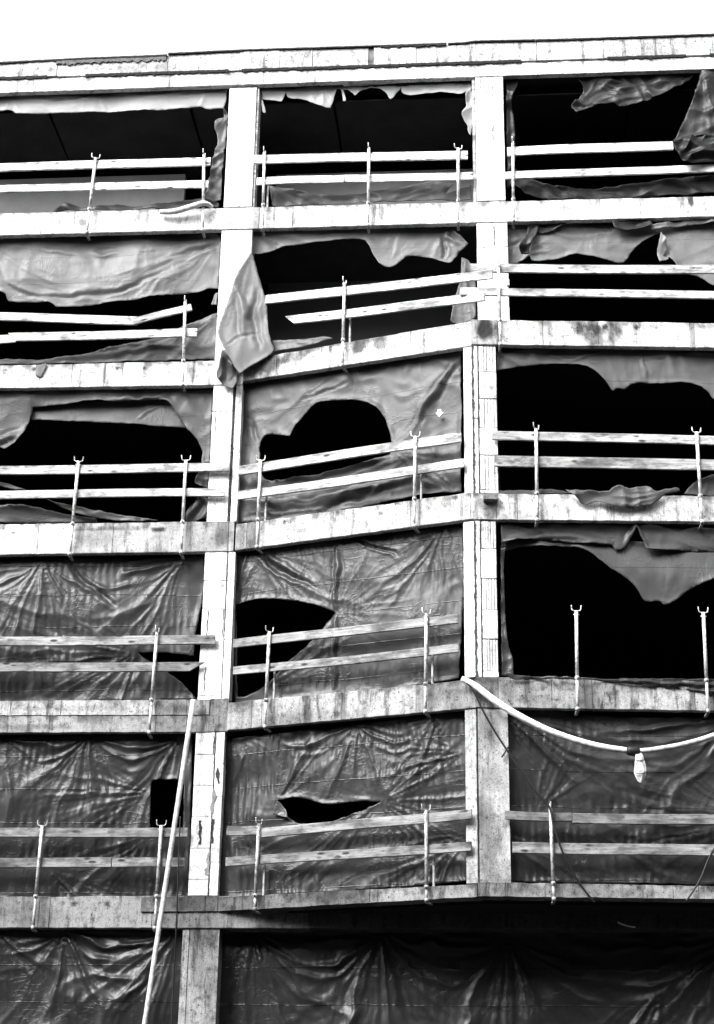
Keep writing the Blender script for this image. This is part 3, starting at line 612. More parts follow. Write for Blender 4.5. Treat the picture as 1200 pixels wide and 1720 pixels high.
plank(L, (0, 831.8), (377, 827), 13, 0.43, 'lower guard plank reaching across the left column in the third row', off=.07)
plank(M, (401, 790.7), (775.4, 734.5), 15, 0.42, 'upper guard plank below the domed tear, middle opening of the third row')
plank(M, (401, 832.6), (780, 777.8), 14, 0.40, 'lower guard plank below the domed tear, middle opening of the third row')
plank(R, (827, 731), (1200, 740), 14.5, 0.36, 'upper knotty guard plank in the right opening of the third row')
plank(R, (831, 774), (1200, 781.5), 18, 0.26, 'lower broad grey guard plank in the right opening of the third row')
plank(L, (0, 1077.5), (361.6, 1075), 15, 0.24, 'upper guard plank ending on the left column in the fourth row')
plank(L, (0, 1122), (331, 1120.5), 15, 0.17, 'lower dark guard plank with broken right end, left opening of the fourth row', skew=(0, .12))
plank(M, (392.6, 1082), (770, 1040), 14.5, 0.23, 'upper guard plank across the lens shaped tear, middle opening of the fourth row')
plank(M, (392.6, 1127.5), (771, 1089), 13.5, 0.22, 'lower guard plank in the middle opening of the fourth row')
plank(L, (0, 1399.5), (315, 1398.8), 15.5, 0.16, 'upper guard plank behind the leaning pole, left opening of the fifth row')
plank(L, (0, 1448.8), (187, 1448.8), 16, 0.16, 'lower guard plank at the left edge, left opening of the fifth row')
plank(L, (188.5, 1449), (310, 1448.8), 15.5, 0.16, 'shorter lower guard plank behind the leaning pole, left opening of the fifth row')
plank(M, (381.7, 1395.4), (441, 1395), 15.5, 0.18, 'short guard plank end beside the left column, middle opening of the fifth row', off=.035, th=.03)
plank(M, (440, 1399), (793, 1367.5), 16, 0.19, 'upper guard plank below the small tear, middle opening of the fifth row', off=.07)
plank(M, (380, 1448), (792, 1421.7), 15, 0.16, 'lower guard plank with dark right end, middle opening of the fifth row')
plank(R, (849, 1370), (960.7, 1373), 14.5, 0.12, 'short upper guard plank next to the right column, right opening of the fifth row')
plank(R, (961.8, 1375), (1200, 1377.5), 17, 0.14, 'longer upper knotty guard plank, right opening of the fifth row')
plank(R, (861.4, 1423.6), (1200, 1428), 18.5, 0.20, 'lower pale guard plank in the right opening of the fifth row')
def post(pl, t, b, ysl, label, fork=0, tone=1., inner=False, off=.112):
    e = empty('guard_rail_post', at(pl, *b, off))
    A = at(pl, *b, off); B = at(pl, *t, off)
    u = (ysl-b[1])/(t[1]-b[1]); C = A+(B-A)*u; ax = (B-A)/np.linalg.norm(B-A)
    adopt(tube('tube', [C-ax*.02, B], .026, M_STEEL, None, tone, 12), e)
    adopt(tube('sleeve', [A, C-ax*.021], .022, M_STEEL, None, tone*.85, 12), e)
    adopt(tube('foot_ring', [A-ax*.012, A+ax*.04], .031, M_STEEL, None, tone*.7, 12), e)
    adopt(tube('collar', [C-ax*.035, C-ax*.03, C+ax*.012, C+ax*.017], [.03, .036, .036, .03], M_STEEL, None, tone*.75, 12), e)
    adopt(tube('bolt', [C-ax*.01+pl.n*.02, C-ax*.01+pl.n*.055], .011, M_STEEL, None, tone*.6, 6), e)
    an = math.radians(fork); d = pl.t*math.cos(an)-pl.n*math.sin(an); wd_ = .066
    adopt(tube('fork', [B-d*wd_+ax*.085-d*.008, B-d*wd_+ax*.02, B-d*wd_*.55+ax*.0, B+d*wd_*.55+ax*.0, B+d*wd_+ax*.02, B+d*wd_+ax*.085+d*.008], .0085, M_STEEL, None, tone, 8, 4), e)
    adopt(tube('pin', [B-ax*.06-d*.045, B-ax*.06+d*.045], .008, M_STEEL, None, tone, 6), e)
    # clamp jaws against the slab edge
    z = A[2]+.1; s0 = float(np.dot(A-pl.o, pl.t))
    adopt(box('clamp', pl, s0-.022, s0+.022, A[2]-.03, A[2]-.006, -.1, off-.02, M_STEEL, None, .5, .003), e)
    if inner:
        sc_, zc = float(np.dot(C-pl.o, pl.t)), C[2]
        adopt(box('inner_leg', pl, sc_+.03, sc_+.062, zc+.0, zc+.5, -.09, -.06, M_STEEL, None, .5, .003), e)
    return tag(e, label, 'railing post', 'guard rail posts')
post(L, (160.6, 265), (146, 391), 351, 'white post left of centre in the left opening of the top row', 20)
post(L, (343, 260), (340.8, 387), 345, 'white post beside the bent pipe in the left opening of the top row', 85)
post(L, (444.5, 256), (441.5, 384), 344, 'white post beside the left column in the middle opening of the top row', 85, inner=True)
post(L, (620, 250), (618.5, 379), 341, 'white post in the centre of the middle opening of the top row', 85)
post(L, (770, 249), (770, 374), 337, 'white post with open fork near the right column, middle opening of the top row', 25)
post(L, (862, 240), (863, 371), 335, 'white post beside the right column in the right opening of the top row', 80)
post(L, (311.5, 507), (307, 647), 606, 'white post holding the broken slanting plank, left opening of the second row', 90)
post(M, (579, 475), (575.5, 615), 571, 'white post in the middle opening of the second row', 90, inner=True)
post(R, (837.5, 442), (841, 579), 538, 'white post in front of the right column in the second row', 90)
post(L, (132, 775), (117, 932), 880, 'left one of two forked posts in the left opening of the third row', 10)
post(L, (312.6, 773), (304.3, 929), 877, 'forked post nearest the left column in the left opening of the third row', 5)
post(M, (438, 773), (431.6, 920), 873, 'forked post beside the left column, middle opening of the third row', 25, inner=True)
post(M, (698, 733), (696, 885), 838, 'forked post nearest the right column, middle opening of the third row', 25, inner=True)
post(R, (901, 720), (902.8, 875), 829, 'post beside the right column in the right opening of the third row', 50)
post(R, (1170.7, 726), (1180, 878), 833, 'forked post at the right picture edge in the third row', 10)
post(L, (264, 1061), (250.5, 1232), 1176, 'post in the left opening of the fourth row', 80, tone=.8)
post(M, (452.7, 1061), (445, 1222), 1176, 'post by the lens shaped tear, middle opening of the fourth row', 60, tone=.8, inner=True)
post(M, (716.5, 1031), (714.6, 1197), 1149, 'post near the right column, middle opening of the fourth row', 50, tone=.8, inner=True)
post(R, (968.5, 1026), (970.7, 1192.6), 1139, 'bare forked post without planks before the big black opening, fourth row', 5, tone=.85)
post(R, (1182, 1029), (1190, 1196), 1143, 'bare forked post at the right picture edge in the fourth row', 5, tone=.85)
post(L, (71, 1387), (55.3, 1560), 1506, 'forked post at the left of the fifth row', 5, tone=.6)
post(L, (271, 1387), (260, 1561), 1506, 'forked post crossed by the leaning pole in the fifth row', 5, tone=.6)
post(M, (435, 1384), (428, 1529), 1504, 'post beside the left column, middle opening of the fifth row', 75, tone=.5, inner=True)
post(M, (716, 1361), (717, 1514), 1490, 'post near the right column, middle opening of the fifth row', 50, tone=.5, inner=True)
post(R, (925, 1358), (931, 1512), 1484, 'post holding the black cable, right opening of the fifth row', 90, tone=.55)
# timber battens that hold the tarpaulins under the roof beam
for a, b, h, lb in (((0, 159.5), (360, 147.5), 3.4, 'thin white batten above the light tarp strip, left opening of the top row'), ((443, 144), (568, 140), 4, 'left thin white batten under the roof beam, middle opening'),
                    ((577, 142.5), (668, 137), 4.5, 'middle thin white batten under the roof beam, middle opening'), ((670, 136.5), (792, 131.5), 4, 'right thin white batten under the roof beam, middle opening')):
    A = at(L, *(a if a[0] > 0 else (-130, 164)), -.12); B = at(L, *b, -.12)
    tag(bar('batten', A, B, h/90, .03, L.n, M_WOOD, .7), lb, 'batten', 'battens under the roof beam')
# ------------------------------------------------------------------ the tarpaulins, opening by opening
TT = {5: .25, 4: .108, 3: .066, 2: .026, 1: .017, 0: .012}  # sheet tone drops row by row: shade of the lower floors painted in
GR = 'tarpaulins over the openings'
def T(label, pl, outline, row, k=1., **kw):
    nm = kw.pop('name', 'tarpaulin'); ct = kw.pop('cat', 'tarpaulin'); kw.setdefault('group', GR)
    kw.setdefault('mat', M_GLOSSY if row < 3 else M_TARP)
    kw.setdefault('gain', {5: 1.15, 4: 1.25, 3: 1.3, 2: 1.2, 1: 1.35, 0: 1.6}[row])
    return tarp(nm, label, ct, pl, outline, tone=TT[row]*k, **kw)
DN = 0.; 
# top row
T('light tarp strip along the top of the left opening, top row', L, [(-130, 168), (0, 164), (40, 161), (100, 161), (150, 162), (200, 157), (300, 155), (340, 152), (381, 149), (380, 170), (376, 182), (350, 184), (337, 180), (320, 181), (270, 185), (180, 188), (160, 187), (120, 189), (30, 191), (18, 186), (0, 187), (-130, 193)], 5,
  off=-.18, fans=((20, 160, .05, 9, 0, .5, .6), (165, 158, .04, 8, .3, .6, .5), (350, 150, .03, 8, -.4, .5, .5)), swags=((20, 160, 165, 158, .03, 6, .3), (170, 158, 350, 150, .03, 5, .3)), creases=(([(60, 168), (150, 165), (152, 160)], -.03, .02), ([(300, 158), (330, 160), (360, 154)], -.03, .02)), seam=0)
T('twisted tarp shred hanging beside the left column, top row', L, [(377, 186), (383, 192), (382, 215), (379, 245), (376, 270), (374, 300), (372, 338), (355, 341), (346, 335), (352, 310), (358, 270), (367, 238), (361, 212), (366, 203), (377, 200)], 5, .3, off=-.16, crumple=.06, fans=((380, 195, .06, 10, -.2, .6, 1.2),), seam=0, name='tarpaulin_shred', res=.022)
T('low dark tarp heap on the ledge of the left opening, top row', L, [(85, 357), (100, 350), (110, 344), (145, 350), (200, 345), (250, 349), (280, 342), (330, 338), (366, 341), (368, 350), (300, 354), (200, 355)], 5, .1, off=-.15, crumple=.05, seam=0, name='tarpaulin_remnant', res=.025)
T('torn light tarp fringe along the top of the middle opening, top row', L, [(440, 150), (500, 147), (560, 144), (640, 146), (720, 142), (791, 138), (793, 150), (775, 158), (760, 158), (740, 156), (715, 157), (690, 160), (677, 156), (674, 147), (657, 168), (640, 150), (612, 150), (597, 161), (585, 151), (577, 150), (582, 170), (577, 170), (573, 151), (566, 148), (556, 181), (545, 180), (510, 166), (485, 163), (481, 154), (473, 170), (440, 166)], 5,
  off=-.16, fans=((540, 145, .05, 8, 0, .8, .6), (640, 146, .04, 8, 0, .8, .5), (780, 140, .05, 8, -.7, .5, .7)), crumple=.012, seam=0, res=.022)
T('tarp shred hanging beside the right column, middle opening of the top row', L, [(783, 158), (792, 149), (796, 170), (795, 200), (791, 231), (787, 225), (785, 212), (776, 193), (783, 180)], 5, .8, off=-.13, crumple=.05, seam=0, name='tarpaulin_shred', res=.02)
T('tiny tarp shred at the left column, middle opening of the top row', L, [(440, 168), (443, 172), (447, 191), (441, 188)], 5, .8, off=-.13, seam=0, name='tarpaulin_shred', res=.02)
T('sagging tarp remnant on the ledge of the middle opening, top row', L, [(452, 312), (510, 322), (575, 330), (640, 320), (700, 310), (737, 304), (762, 310), (748, 326), (791, 311), (793, 336), (690, 340), (560, 345), (458, 347)], 5, .2, off=-.15, swags=((450, 305, 770, 300, .06, 5, .5),), crumple=.025, fans=((450, 312, .05, 14, 1.3, .5, 2),), seam=0, name='tarpaulin_remnant', res=.025)
T('dark wrinkled tarp flap under the roof beam, right opening of the top row', L, [(959, 131), (1000, 128), (1080, 125), (1140, 124), (1171, 121), (1160, 135), (1135, 150), (1100, 168), (1060, 178), (1042, 181), (1030, 175), (1015, 175), (1000, 179), (968, 193), (959, 178), (975, 165), (980, 150), (972, 138)], 5, .09, off=-.2, swags=((970, 128, 1170, 120, .07, 6, .5),), fans=((1165, 122, .09, 16, -1.0, .5, 1.8), (968, 185, .07, 12, 1.9, .8, 1)), crumple=.05, seam=0, res=.025)
p_ = T('dark tarp curtain at the right picture edge, top row', L, [(1178, 121), (1230, 118), (1320, 116), (1320, 240), (1230, 236), (1200, 229), (1160, 232), (1134, 236), (1150, 200), (1165, 165)], 5, .09, off=-.1, fans=((1180, 122, .08, 14, .1, .6, 1.5),), crumple=.05, seam=0)
T('black crumpled end of the tarp curtain covering the plank, right edge of the top row', L, [(1131, 236), (1165, 231), (1200, 231), (1320, 240), (1320, 268), (1230, 268), (1185, 275), (1150, 277), (1138, 262)], 5, .02, off=.13, crumple=.08, seam=0, name='tarpaulin_shred', res=.022)
T('dark sagging tarp on the ledge of the right opening, top row', L, [(862, 282), (890, 300), (930, 312), (985, 318), (1050, 315), (1120, 303), (1200, 294), (1320, 286), (1320, 318), (1200, 324), (1100, 333), (980, 337), (900, 332), (866, 312)], 5, .05, off=-.15, swags=((850, 270, 1250, 262, .08, 5, .9),), crumple=.03, fans=((860, 285, .05, 18, 1.2, .4, 3),), seam=0, name='tarpaulin_remnant')
T('narrow black tarp shred beside the right column, right opening of the top row', L, [(850, 130), (872, 128), (868, 150), (860, 170), (864, 200), (866, 240), (864, 300), (853, 320)], 5, .02, off=-.16, crumple=.05, seam=0, name='tarpaulin_shred', res=.022)
# second row
T('light grey tarp sheet covering the upper left opening of the second row', L, [(-130, 401), (0, 399), (100, 394), (240, 391), (345, 390), (362, 393), (371, 402), (371, 440), (367, 486), (350, 486), (340, 491), (280, 498), (200, 508), (100, 518), (85, 510), (60, 508), (15, 505), (10, 495), (0, 490), (-130, 470)], 4,
  fans=((368, 405, .06, 16, -.95, .35, 3.), (0, 470, .05, 12, 1.2, .35, 1.8), (250, 392, .025, 10, 0, .5, .8), (-20, 400, .05, 10, .2, .5, 1.2)), swags=((-30, 398, 372, 395, .045, 2.6, 1.25),), creases=(([(280, 437), (310, 428), (370, 405)], -.05, .045), ([(5, 475), (50, 498), (110, 500), (200, 492), (260, 465), (300, 450)], -.035, .035), ([(150, 415), (200, 410)], .02, .02)), billow=.06, seam=.35, crumple=.008, curl=.035)
T('lower tarp sheet sagging under the planks, left opening of the second row', L, [(366, 526), (364, 603), (200, 609), (0, 613), (-130, 616), (-130, 606), (0, 604), (70, 604), (140, 595), (200, 580), (260, 568), (320, 545)], 4, .75, fans=((368, 530, .06, 18, -1.0, .4, 2.5), (360, 600, .05, 16, -1.7, .4, 2.5)), crumple=.02, seam=0, name='tarpaulin_remnant', creases=(([(70, 606), (150, 600), (300, 580)], .05, .04),))
T('small tarp tongue hanging over the ledge at the left of the second row', L, [(60, 612), (79, 611), (74, 624), (68, 632), (59, 631)], 4, .7, off=.03, seam=0, name='tarpaulin_shred', res=.02)
T('little tarp shred beside the left column in the second row', L, [(361, 492), (366, 490), (364, 512), (355, 512)], 4, .8, off=-.15, seam=0, name='tarpaulin_shred', res=.02)
T('torn light tarp along the top of the middle opening, second row', L, [(423, 400), (425, 393), (500, 388), (590, 385), (680, 382), (748, 379.6), (770, 395), (787, 410), (773, 422), (757, 443), (742, 441), (732, 437), (710, 432), (686, 432), (659, 449.6), (640, 445), (627, 427), (611, 404), (548, 408), (490, 414), (436, 427), (425, 427)], 4, 1.1,
  fans=((425, 393, .04, 16, 1.2, .5, 1.5), (745, 382, .06, 10, 0, .7, .8), (655, 448, .04, 10, 2.8, .5, 1)), creases=(([(742, 395), (748, 420), (742, 440)], -.06, .03), ([(748, 382), (750, 400), (775, 412)], .05, .03)), billow=.04, seam=.3, crumple=.01, curl=.035)
fl = T('large loose tarp flap hanging in front of the left column, second row', L, [(421, 426), (425, 429), (432, 452), (440, 481), (449, 514), (452, 556), (456, 575), (461, 592), (450, 604), (436, 612), (420, 620), (404, 632), (390, 610), (377, 587), (367, 556), (382, 510), (398, 464)], 4, .95, off=.10, fans=((423, 425, .055, 11, -.1, .6, 2.5),), creases=(([(400, 480), (412, 520), (414, 570)], .06, .05), ([(376, 585), (400, 568), (440, 562)], -.02, .02), ([(436, 480), (425, 530), (437, 590)], -.05, .04)), seam=0, lean=.03, billow=.05)
T('dark wrinkled tarp tail below the loose flap on the left column', L, [(374, 590), (386, 592), (397, 622), (399, 640), (393, 657), (384, 652), (374, 645), (364, 632), (370, 610)], 4, .3, off=.06, crumple=.06, seam=0, name='tarpaulin_shred', res=.02)
T('upright tarp strip left of the right column, middle opening of the second row', L, [(775, 432), (788, 437), (798, 465), (800, 538), (770, 545), (757, 540), (764, 500), (774, 470)], 4, .6, off=-.12, fans=((782, 430, .09, 12, 0, .6, 2),), crumple=.02, seam=0, name='tarpaulin_shred', res=.025)
T('pale tarp sliver on the ledge of the middle opening, second row', M, [(458, 573), (500, 570), (540, 567), (562, 570), (520, 580), (459, 592)], 4, .7, off=-.1, seam=0, name='tarpaulin_remnant', crumple=.02)
T('light tarp with torn scalloped edge in the right opening of the second row', L, [(851, 382), (889, 376), (952, 377), (1027, 377), (1087, 381), (1200, 369), (1320, 360), (1320, 500), (1200, 481), (1174, 466), (1147, 460), (1132, 441), (1125, 434), (1108, 441), (1106, 420), (1112, 391), (1087, 402), (1065, 419), (1046, 441), (1027, 438), (967, 429), (930, 438), (896, 440.5), (890, 432), (870, 442), (851, 443)], 4, 1., off=-.2,
  swags=((860, 376, 1100, 378, .03, 4, .8),), fans=((985, 380, .03, 10, .2, .5, .6), (1110, 385, .05, 10, .3, .7, .8), (860, 440, .04, 12, 2.2, .5, .6)), creases=(([(851, 412), (880, 404)], -.04, .025), ([(885, 425), (920, 422)], .03, .02)), seam=.4, crumple=.012, curl=.035)
T('dark twisted tarp rag on the light sheet by the right column, second row', L, [(888, 378), (905, 380), (902, 395), (893, 410), (888, 428), (876, 428), (872, 418), (882, 402)], 4, .16, off=-.12, crumple=.06, seam=0, name='tarpaulin_shred', res=.02)
T('dark folded tarp edge under the beam, right opening of the second row', L, [(890, 376), (930, 375), (952, 378), (930, 388), (900, 391)], 4, .16, off=-.14, crumple=.05, seam=0, name='tarpaulin_shred', res=.02)
T('dark rolled tarp bundle under the beam, right opening of the second row', L, [(1028, 376), (1060, 373), (1092, 370), (1096, 382), (1070, 388), (1035, 388)], 4, .16, off=-.12, crumple=.06, seam=0, name='tarpaulin_shred', res=.02)
T('pale rolled tarp edge under the beam at the right of the second row', L, [(1092, 380), (1140, 374), (1200, 368), (1320, 358), (1320, 366), (1200, 376), (1158, 380), (1120, 384), (1095, 388)], 4, 1.2, off=-.13, crumple=.04, seam=0, name='tarpaulin_remnant', res=.025)
T('curled pale tarp lip beside the tear, right opening of the second row', L, [(1111, 391), (1118, 400), (1120, 418), (1115, 428), (1124, 434), (1108, 441), (1104, 425)], 4, 1.3, off=-.11, crumple=.05, seam=0, name='tarpaulin_shred', res=.02)
# third row
t_ = T('grey tarp with a wide torn mouth in the left opening of the third row', L, [(-130, 664), (0, 660), (70, 657), (175, 657), (287, 655), (358, 655), (356, 700), (355, 725), (352, 777), (338, 777), (339.5, 758), (332, 739), (311, 716), (296, 692), (277, 673), (200, 676), (157, 675), (100, 680), (55, 684), (47, 710), (36, 733), (10, 755), (0, 751), (-130, 748)], 3,
  off=-.17, fans=((280, 672, .04, 14, 2.4, .6, .8), (0, 735, .06, 12, 1.0, .5, .8), (175, 660, .03, 12, 1.2, .4, 1.5), (352, 760, .05, 12, 3., .4, .8)), creases=(([(175, 668), (230, 674), (287, 660)], .04, .03), ([(36, 730), (10, 738), (-20, 748)], .06, .04)), crumple=.014, seam=.4, curl=.035)
T('flap of tarp drooping behind the torn mouth, left opening of the third row', L, [(50, 683), (157, 674), (277, 671), (300, 694), (313, 719), (245, 714.5), (140, 709), (47, 705)], 3, .95, off=-.27, fans=((110, 685, .03, 10, .6, .5, .8),), seam=0, name='tarpaulin_remnant', creases=(([(225, 705), (270, 680)], .02, .02),))
T('lower tarp sheet at the left edge, left opening of the third row', L, [(-130, 850), (0, 849), (52, 851), (115, 865), (160, 870), (164, 878), (0, 879), (-130, 881)], 3, .6, off=-.17, fans=((160, 875, .04, 20, -1.8, .3, 2.5),), seam=0, name='tarpaulin_remnant')
T('diagonal tarp fold below the planks, left opening of the third row', L, [(80, 841), (122, 850), (175, 861), (268, 876), (210, 876.5), (140, 866), (110, 855)], 3, .9, off=-.1, crumple=.03, seam=0, name='tarpaulin_remnant', res=.025)
T('thin tarp edge between the planks at the left of the third row', L, [(-130, 790), (0, 810), (46, 825), (20, 822), (-20, 812), (-130, 800)], 3, .9, off=-.1, seam=0, name='tarpaulin_remnant', res=.025)
T('crumpled tarp between the planks beside the left column, third row', L, [(340, 792), (352, 790), (351, 822), (330, 815), (329, 806)], 3, .8, off=-.14, crumple=.06, seam=0, name='tarpaulin_shred', res=.02)
T('crumpled tarp bunch on the ledge beside the left column, third row', L, [(336, 838), (350, 838), (350, 870), (334, 877), (313, 877), (314, 862), (327, 848)], 3, .7, off=-.13, crumple=.07, seam=0, name='tarpaulin_shred', res=.02)
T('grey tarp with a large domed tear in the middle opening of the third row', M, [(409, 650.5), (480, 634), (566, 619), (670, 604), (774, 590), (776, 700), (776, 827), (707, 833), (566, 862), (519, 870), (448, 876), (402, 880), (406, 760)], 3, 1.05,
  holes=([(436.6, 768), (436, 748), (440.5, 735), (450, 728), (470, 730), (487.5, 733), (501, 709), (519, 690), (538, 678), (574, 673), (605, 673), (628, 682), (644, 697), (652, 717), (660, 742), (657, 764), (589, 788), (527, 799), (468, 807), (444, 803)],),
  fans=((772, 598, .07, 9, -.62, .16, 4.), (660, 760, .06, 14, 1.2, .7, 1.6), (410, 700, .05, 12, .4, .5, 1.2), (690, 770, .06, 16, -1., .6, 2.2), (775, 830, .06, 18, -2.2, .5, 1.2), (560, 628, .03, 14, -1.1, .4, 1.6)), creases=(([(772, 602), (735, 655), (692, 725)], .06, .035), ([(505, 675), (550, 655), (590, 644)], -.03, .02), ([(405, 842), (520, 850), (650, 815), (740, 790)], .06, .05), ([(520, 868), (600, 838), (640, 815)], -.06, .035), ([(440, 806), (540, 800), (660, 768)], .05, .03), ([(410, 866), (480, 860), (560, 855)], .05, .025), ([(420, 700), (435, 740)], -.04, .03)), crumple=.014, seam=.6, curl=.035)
T('grey tarp with a long scalloped tear in the right opening of the third row', R, [(835, 592), (949, 586), (1075, 588), (1200, 593), (1330, 598), (1330, 700), (1240, 690), (1200, 668), (1189, 656), (1171, 647), (1150, 643.5), (1121, 644.5), (1092, 644.5), (1075, 643), (1060, 647), (1050, 654), (1039, 652), (1030, 656), (1017, 640), (1003, 627), (985, 616.6), (949, 612), (888, 615), (860, 620), (834, 625)], 3, 1.35,
  fans=((1115, 600, .03, 10, 0, .8, .5), (840, 592, .06, 12, .6, .5, .6), (1070, 590, .03, 8, .1, .4, 1)), creases=(([(905, 592), (960, 605), (1020, 590)], .03, .02), ([(985, 608), (1005, 608)], -.03, .012), ([(1085, 606), (1142, 607)], -.03, .012), ([(1075, 590), (1085, 640)], .03, .02)), seam=.5, crumple=.012, curl=.035)
T('tarp draped over the ledge in the right opening of the third row', R, [(949, 824), (985, 826), (1021, 826), (1030, 820), (1039, 817), (1060, 821), (1075, 818), (1089, 817), (1100, 826), (1120, 823), (1139, 821), (1143, 826), (1118, 832), (1105, 842), (1092, 849), (1060, 855), (1028, 851), (1003, 844), (981, 848), (967, 837)], 3, .9, off=.05, swags=((950, 824, 1140, 822, .05, 8, .4),), crumple=.03, seam=0, name='tarpaulin_remnant', res=.024)
T('tarp heap on the ledge at the right edge of the third row', R, [(1148, 832), (1160, 818), (1175, 806), (1200, 797), (1330, 790), (1330, 842), (1200, 836)], 3, .7, off=-.12, fans=((1200, 797, .05, 12, -.8, .6, 1),), crumple=.02, seam=0, name='tarpaulin_remnant')
T('flat dark tarp edge on the ledge beside the right column, third row', R, [(838, 824), (870, 823), (945, 824), (960, 829), (900, 831), (838, 830)], 3, .6, off=-.05, seam=0, crumple=.02, name='tarpaulin_remnant', res=.025)
# fourth row
T('shiny dark tarp with fan folds in the left opening of the fourth row', L, [(-130, 944), (0, 941), (170, 938), (300, 935), (340, 935), (345, 960), (344, 985), (339, 1012), (332, 1050), (328, 1070), (326, 1103), (300, 1099), (262, 1096), (232, 1097), (250, 1110), (275, 1125), (305, 1146), (330, 1174), (200, 1178), (0, 1181), (-130, 1183)], 2,
  holes=(), off=-.2, fans=((72, 938, .075, 13, 0.1, .55, 3.), (310, 935, .07, 14, -.45, .45, 2.6), (225, 1098, .06, 20, -1.6, .7, 1.8), (228, 1096, .05, 14, -.5, .8, 1.2), (-20, 1005, .05, 12, 1.2, .5, 1.2), (72, 938, .04, 26, .1, .6, 3.)), swags=((72, 938, 310, 935, .075, 3.6, .95), (-130, 941, 72, 938, .06, 4., .8)), creases=(([(115, 950), (150, 985), (200, 1017)], -.05, .04),), ripple=.007, crumple=.004, billow=.05, res=.026)
T('dark tarp with a lens shaped tear in the middle opening of the fourth row', M, [(396, 936), (480, 920), (560, 909), (670, 897), (778, 884), (779, 980), (777, 1040), (774, 1100), (772, 1140), (660, 1158), (560, 1168), (480, 1175), (396, 1186), (394, 1176)], 2, 1.1,
  holes=([(397, 1017), (429, 1008), (467, 1007.6), (513, 1013), (544, 1021), (564, 1029), (544, 1055), (525, 1078), (490, 1109), (448, 1151), (420, 1166), (410, 1171), (399, 1171), (398, 1100)],),
  fans=((566, 1029, .022, 26, 1.6, .9, 1.0), (566, 1029, .03, 16, 3.1, .5, 1.3), (566, 1029, .045, 12, -.05, .4, 1.5), (566, 1029, .03, 14, -2.2, .4, 1.6), (690, 980, .012, 20, -1.4, .8, .9), (745, 888, .06, 16, -.5, .6, 1.3), (430, 925, .07, 14, .9, .4, 1.6), (400, 1000, .05, 16, 2.8, .4, .9), (440, 1160, .05, 18, 2.3, .5, 1.5)),
  creases=(([(430, 926), (470, 955), (530, 990)], -.07, .04), ([(600, 905), (650, 925), (670, 935)], -.05, .025), ([(566, 915), (566, 1028)], .05, .03), ([(564, 1030), (562, 1100), (560, 1160)], .05, .03)), ripple=.008, crumple=.004, res=.025)
T('grey tarp band folded over under the beam, right opening of the fourth row', R, [(842, 882), (930, 882), (1069, 884), (1200, 889), (1330, 893), (1330, 930), (1200, 926), (1146, 925), (1088, 923), (1080, 910), (1069, 887), (1060, 905), (1050, 920), (1035, 923), (1028, 914), (1021, 914), (960, 911), (913, 906.6), (870, 907), (842, 913)], 2, 1.9, off=-.15, fans=((845, 884, .03, 12, 1., .5, .6), (1110, 895, .03, 10, 1.2, .6, .6)), crumple=.01, seam=0, curl=.05, creases=(([(1050, 920), (1069, 886), (1088, 922)], .05, .03), ([(842, 909), (913, 903), (1021, 910)], .04, .02)))
T('grey tarp hanging in a pointed scallop, right opening of the fourth row', R, [(842, 905), (913, 903), (1030, 908), (1200, 915), (1330, 920), (1330, 940), (1240, 955), (1200, 974), (1157, 993), (1132, 1012), (1116, 1016), (1109, 1010), (1085, 1009), (1072, 992), (1057, 975), (1021, 953), (978, 924), (930, 919), (880, 918), (855, 922), (842, 926)], 2, 1.9, off=-.22, fans=((1116, 1016, .02, 10, 3.1, .6, 1.),), billow=.05, seam=.5, crumple=.008, curl=.03)
T('narrow tarp strip beside the right column, right opening of the fourth row', R, [(841, 924), (850, 922), (847, 940), (847, 978), (851, 1061), (856, 1090), (861, 1105), (863, 1136), (843, 1136), (842, 1060)], 2, 1.3, off=-.15, crumple=.025, seam=0, name='tarpaulin_shred', res=.022)
T('dark folded tarp along the ledge of the right opening, fourth row', R, [(842, 1133), (880, 1136), (940, 1138), (1000, 1141), (1100, 1140), (1200, 1141), (1330, 1144), (1330, 1172), (1200, 1164), (1128, 1156), (1057, 1150), (1013, 1145), (913, 1142), (860, 1142)], 2, .8, off=.02, crumple=.05, creases=(([(1000, 1141), (1100, 1147), (1330, 1156)], .05, .02),), seam=0, name='tarpaulin_remnant', res=.025)
# fifth row
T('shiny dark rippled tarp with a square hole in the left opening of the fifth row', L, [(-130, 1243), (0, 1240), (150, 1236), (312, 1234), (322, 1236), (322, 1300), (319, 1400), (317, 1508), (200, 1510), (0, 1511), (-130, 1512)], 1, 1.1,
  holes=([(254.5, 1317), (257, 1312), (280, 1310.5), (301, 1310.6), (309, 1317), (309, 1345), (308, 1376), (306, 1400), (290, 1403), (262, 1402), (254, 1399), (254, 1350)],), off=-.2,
  fans=((150, 1234, .075, 14, -.2, .7, 1.9), (305, 1234, .07, 16, -.5, .45, 2.), (12, 1236, .06, 12, .3, .5, 1.2), (254, 1330, .05, 24, -1.5, .6, 1.3), (254, 1400, .04, 20, -.9, .6, 1.3), (80, 1460, .05, 18, .9, .7, 1.6)), swags=((150, 1234, 305, 1234, .07, 5, .6), (12, 1236, 150, 1234, .06, 5, .5)), ripple=.010, crumple=.005, billow=.04, res=.025)
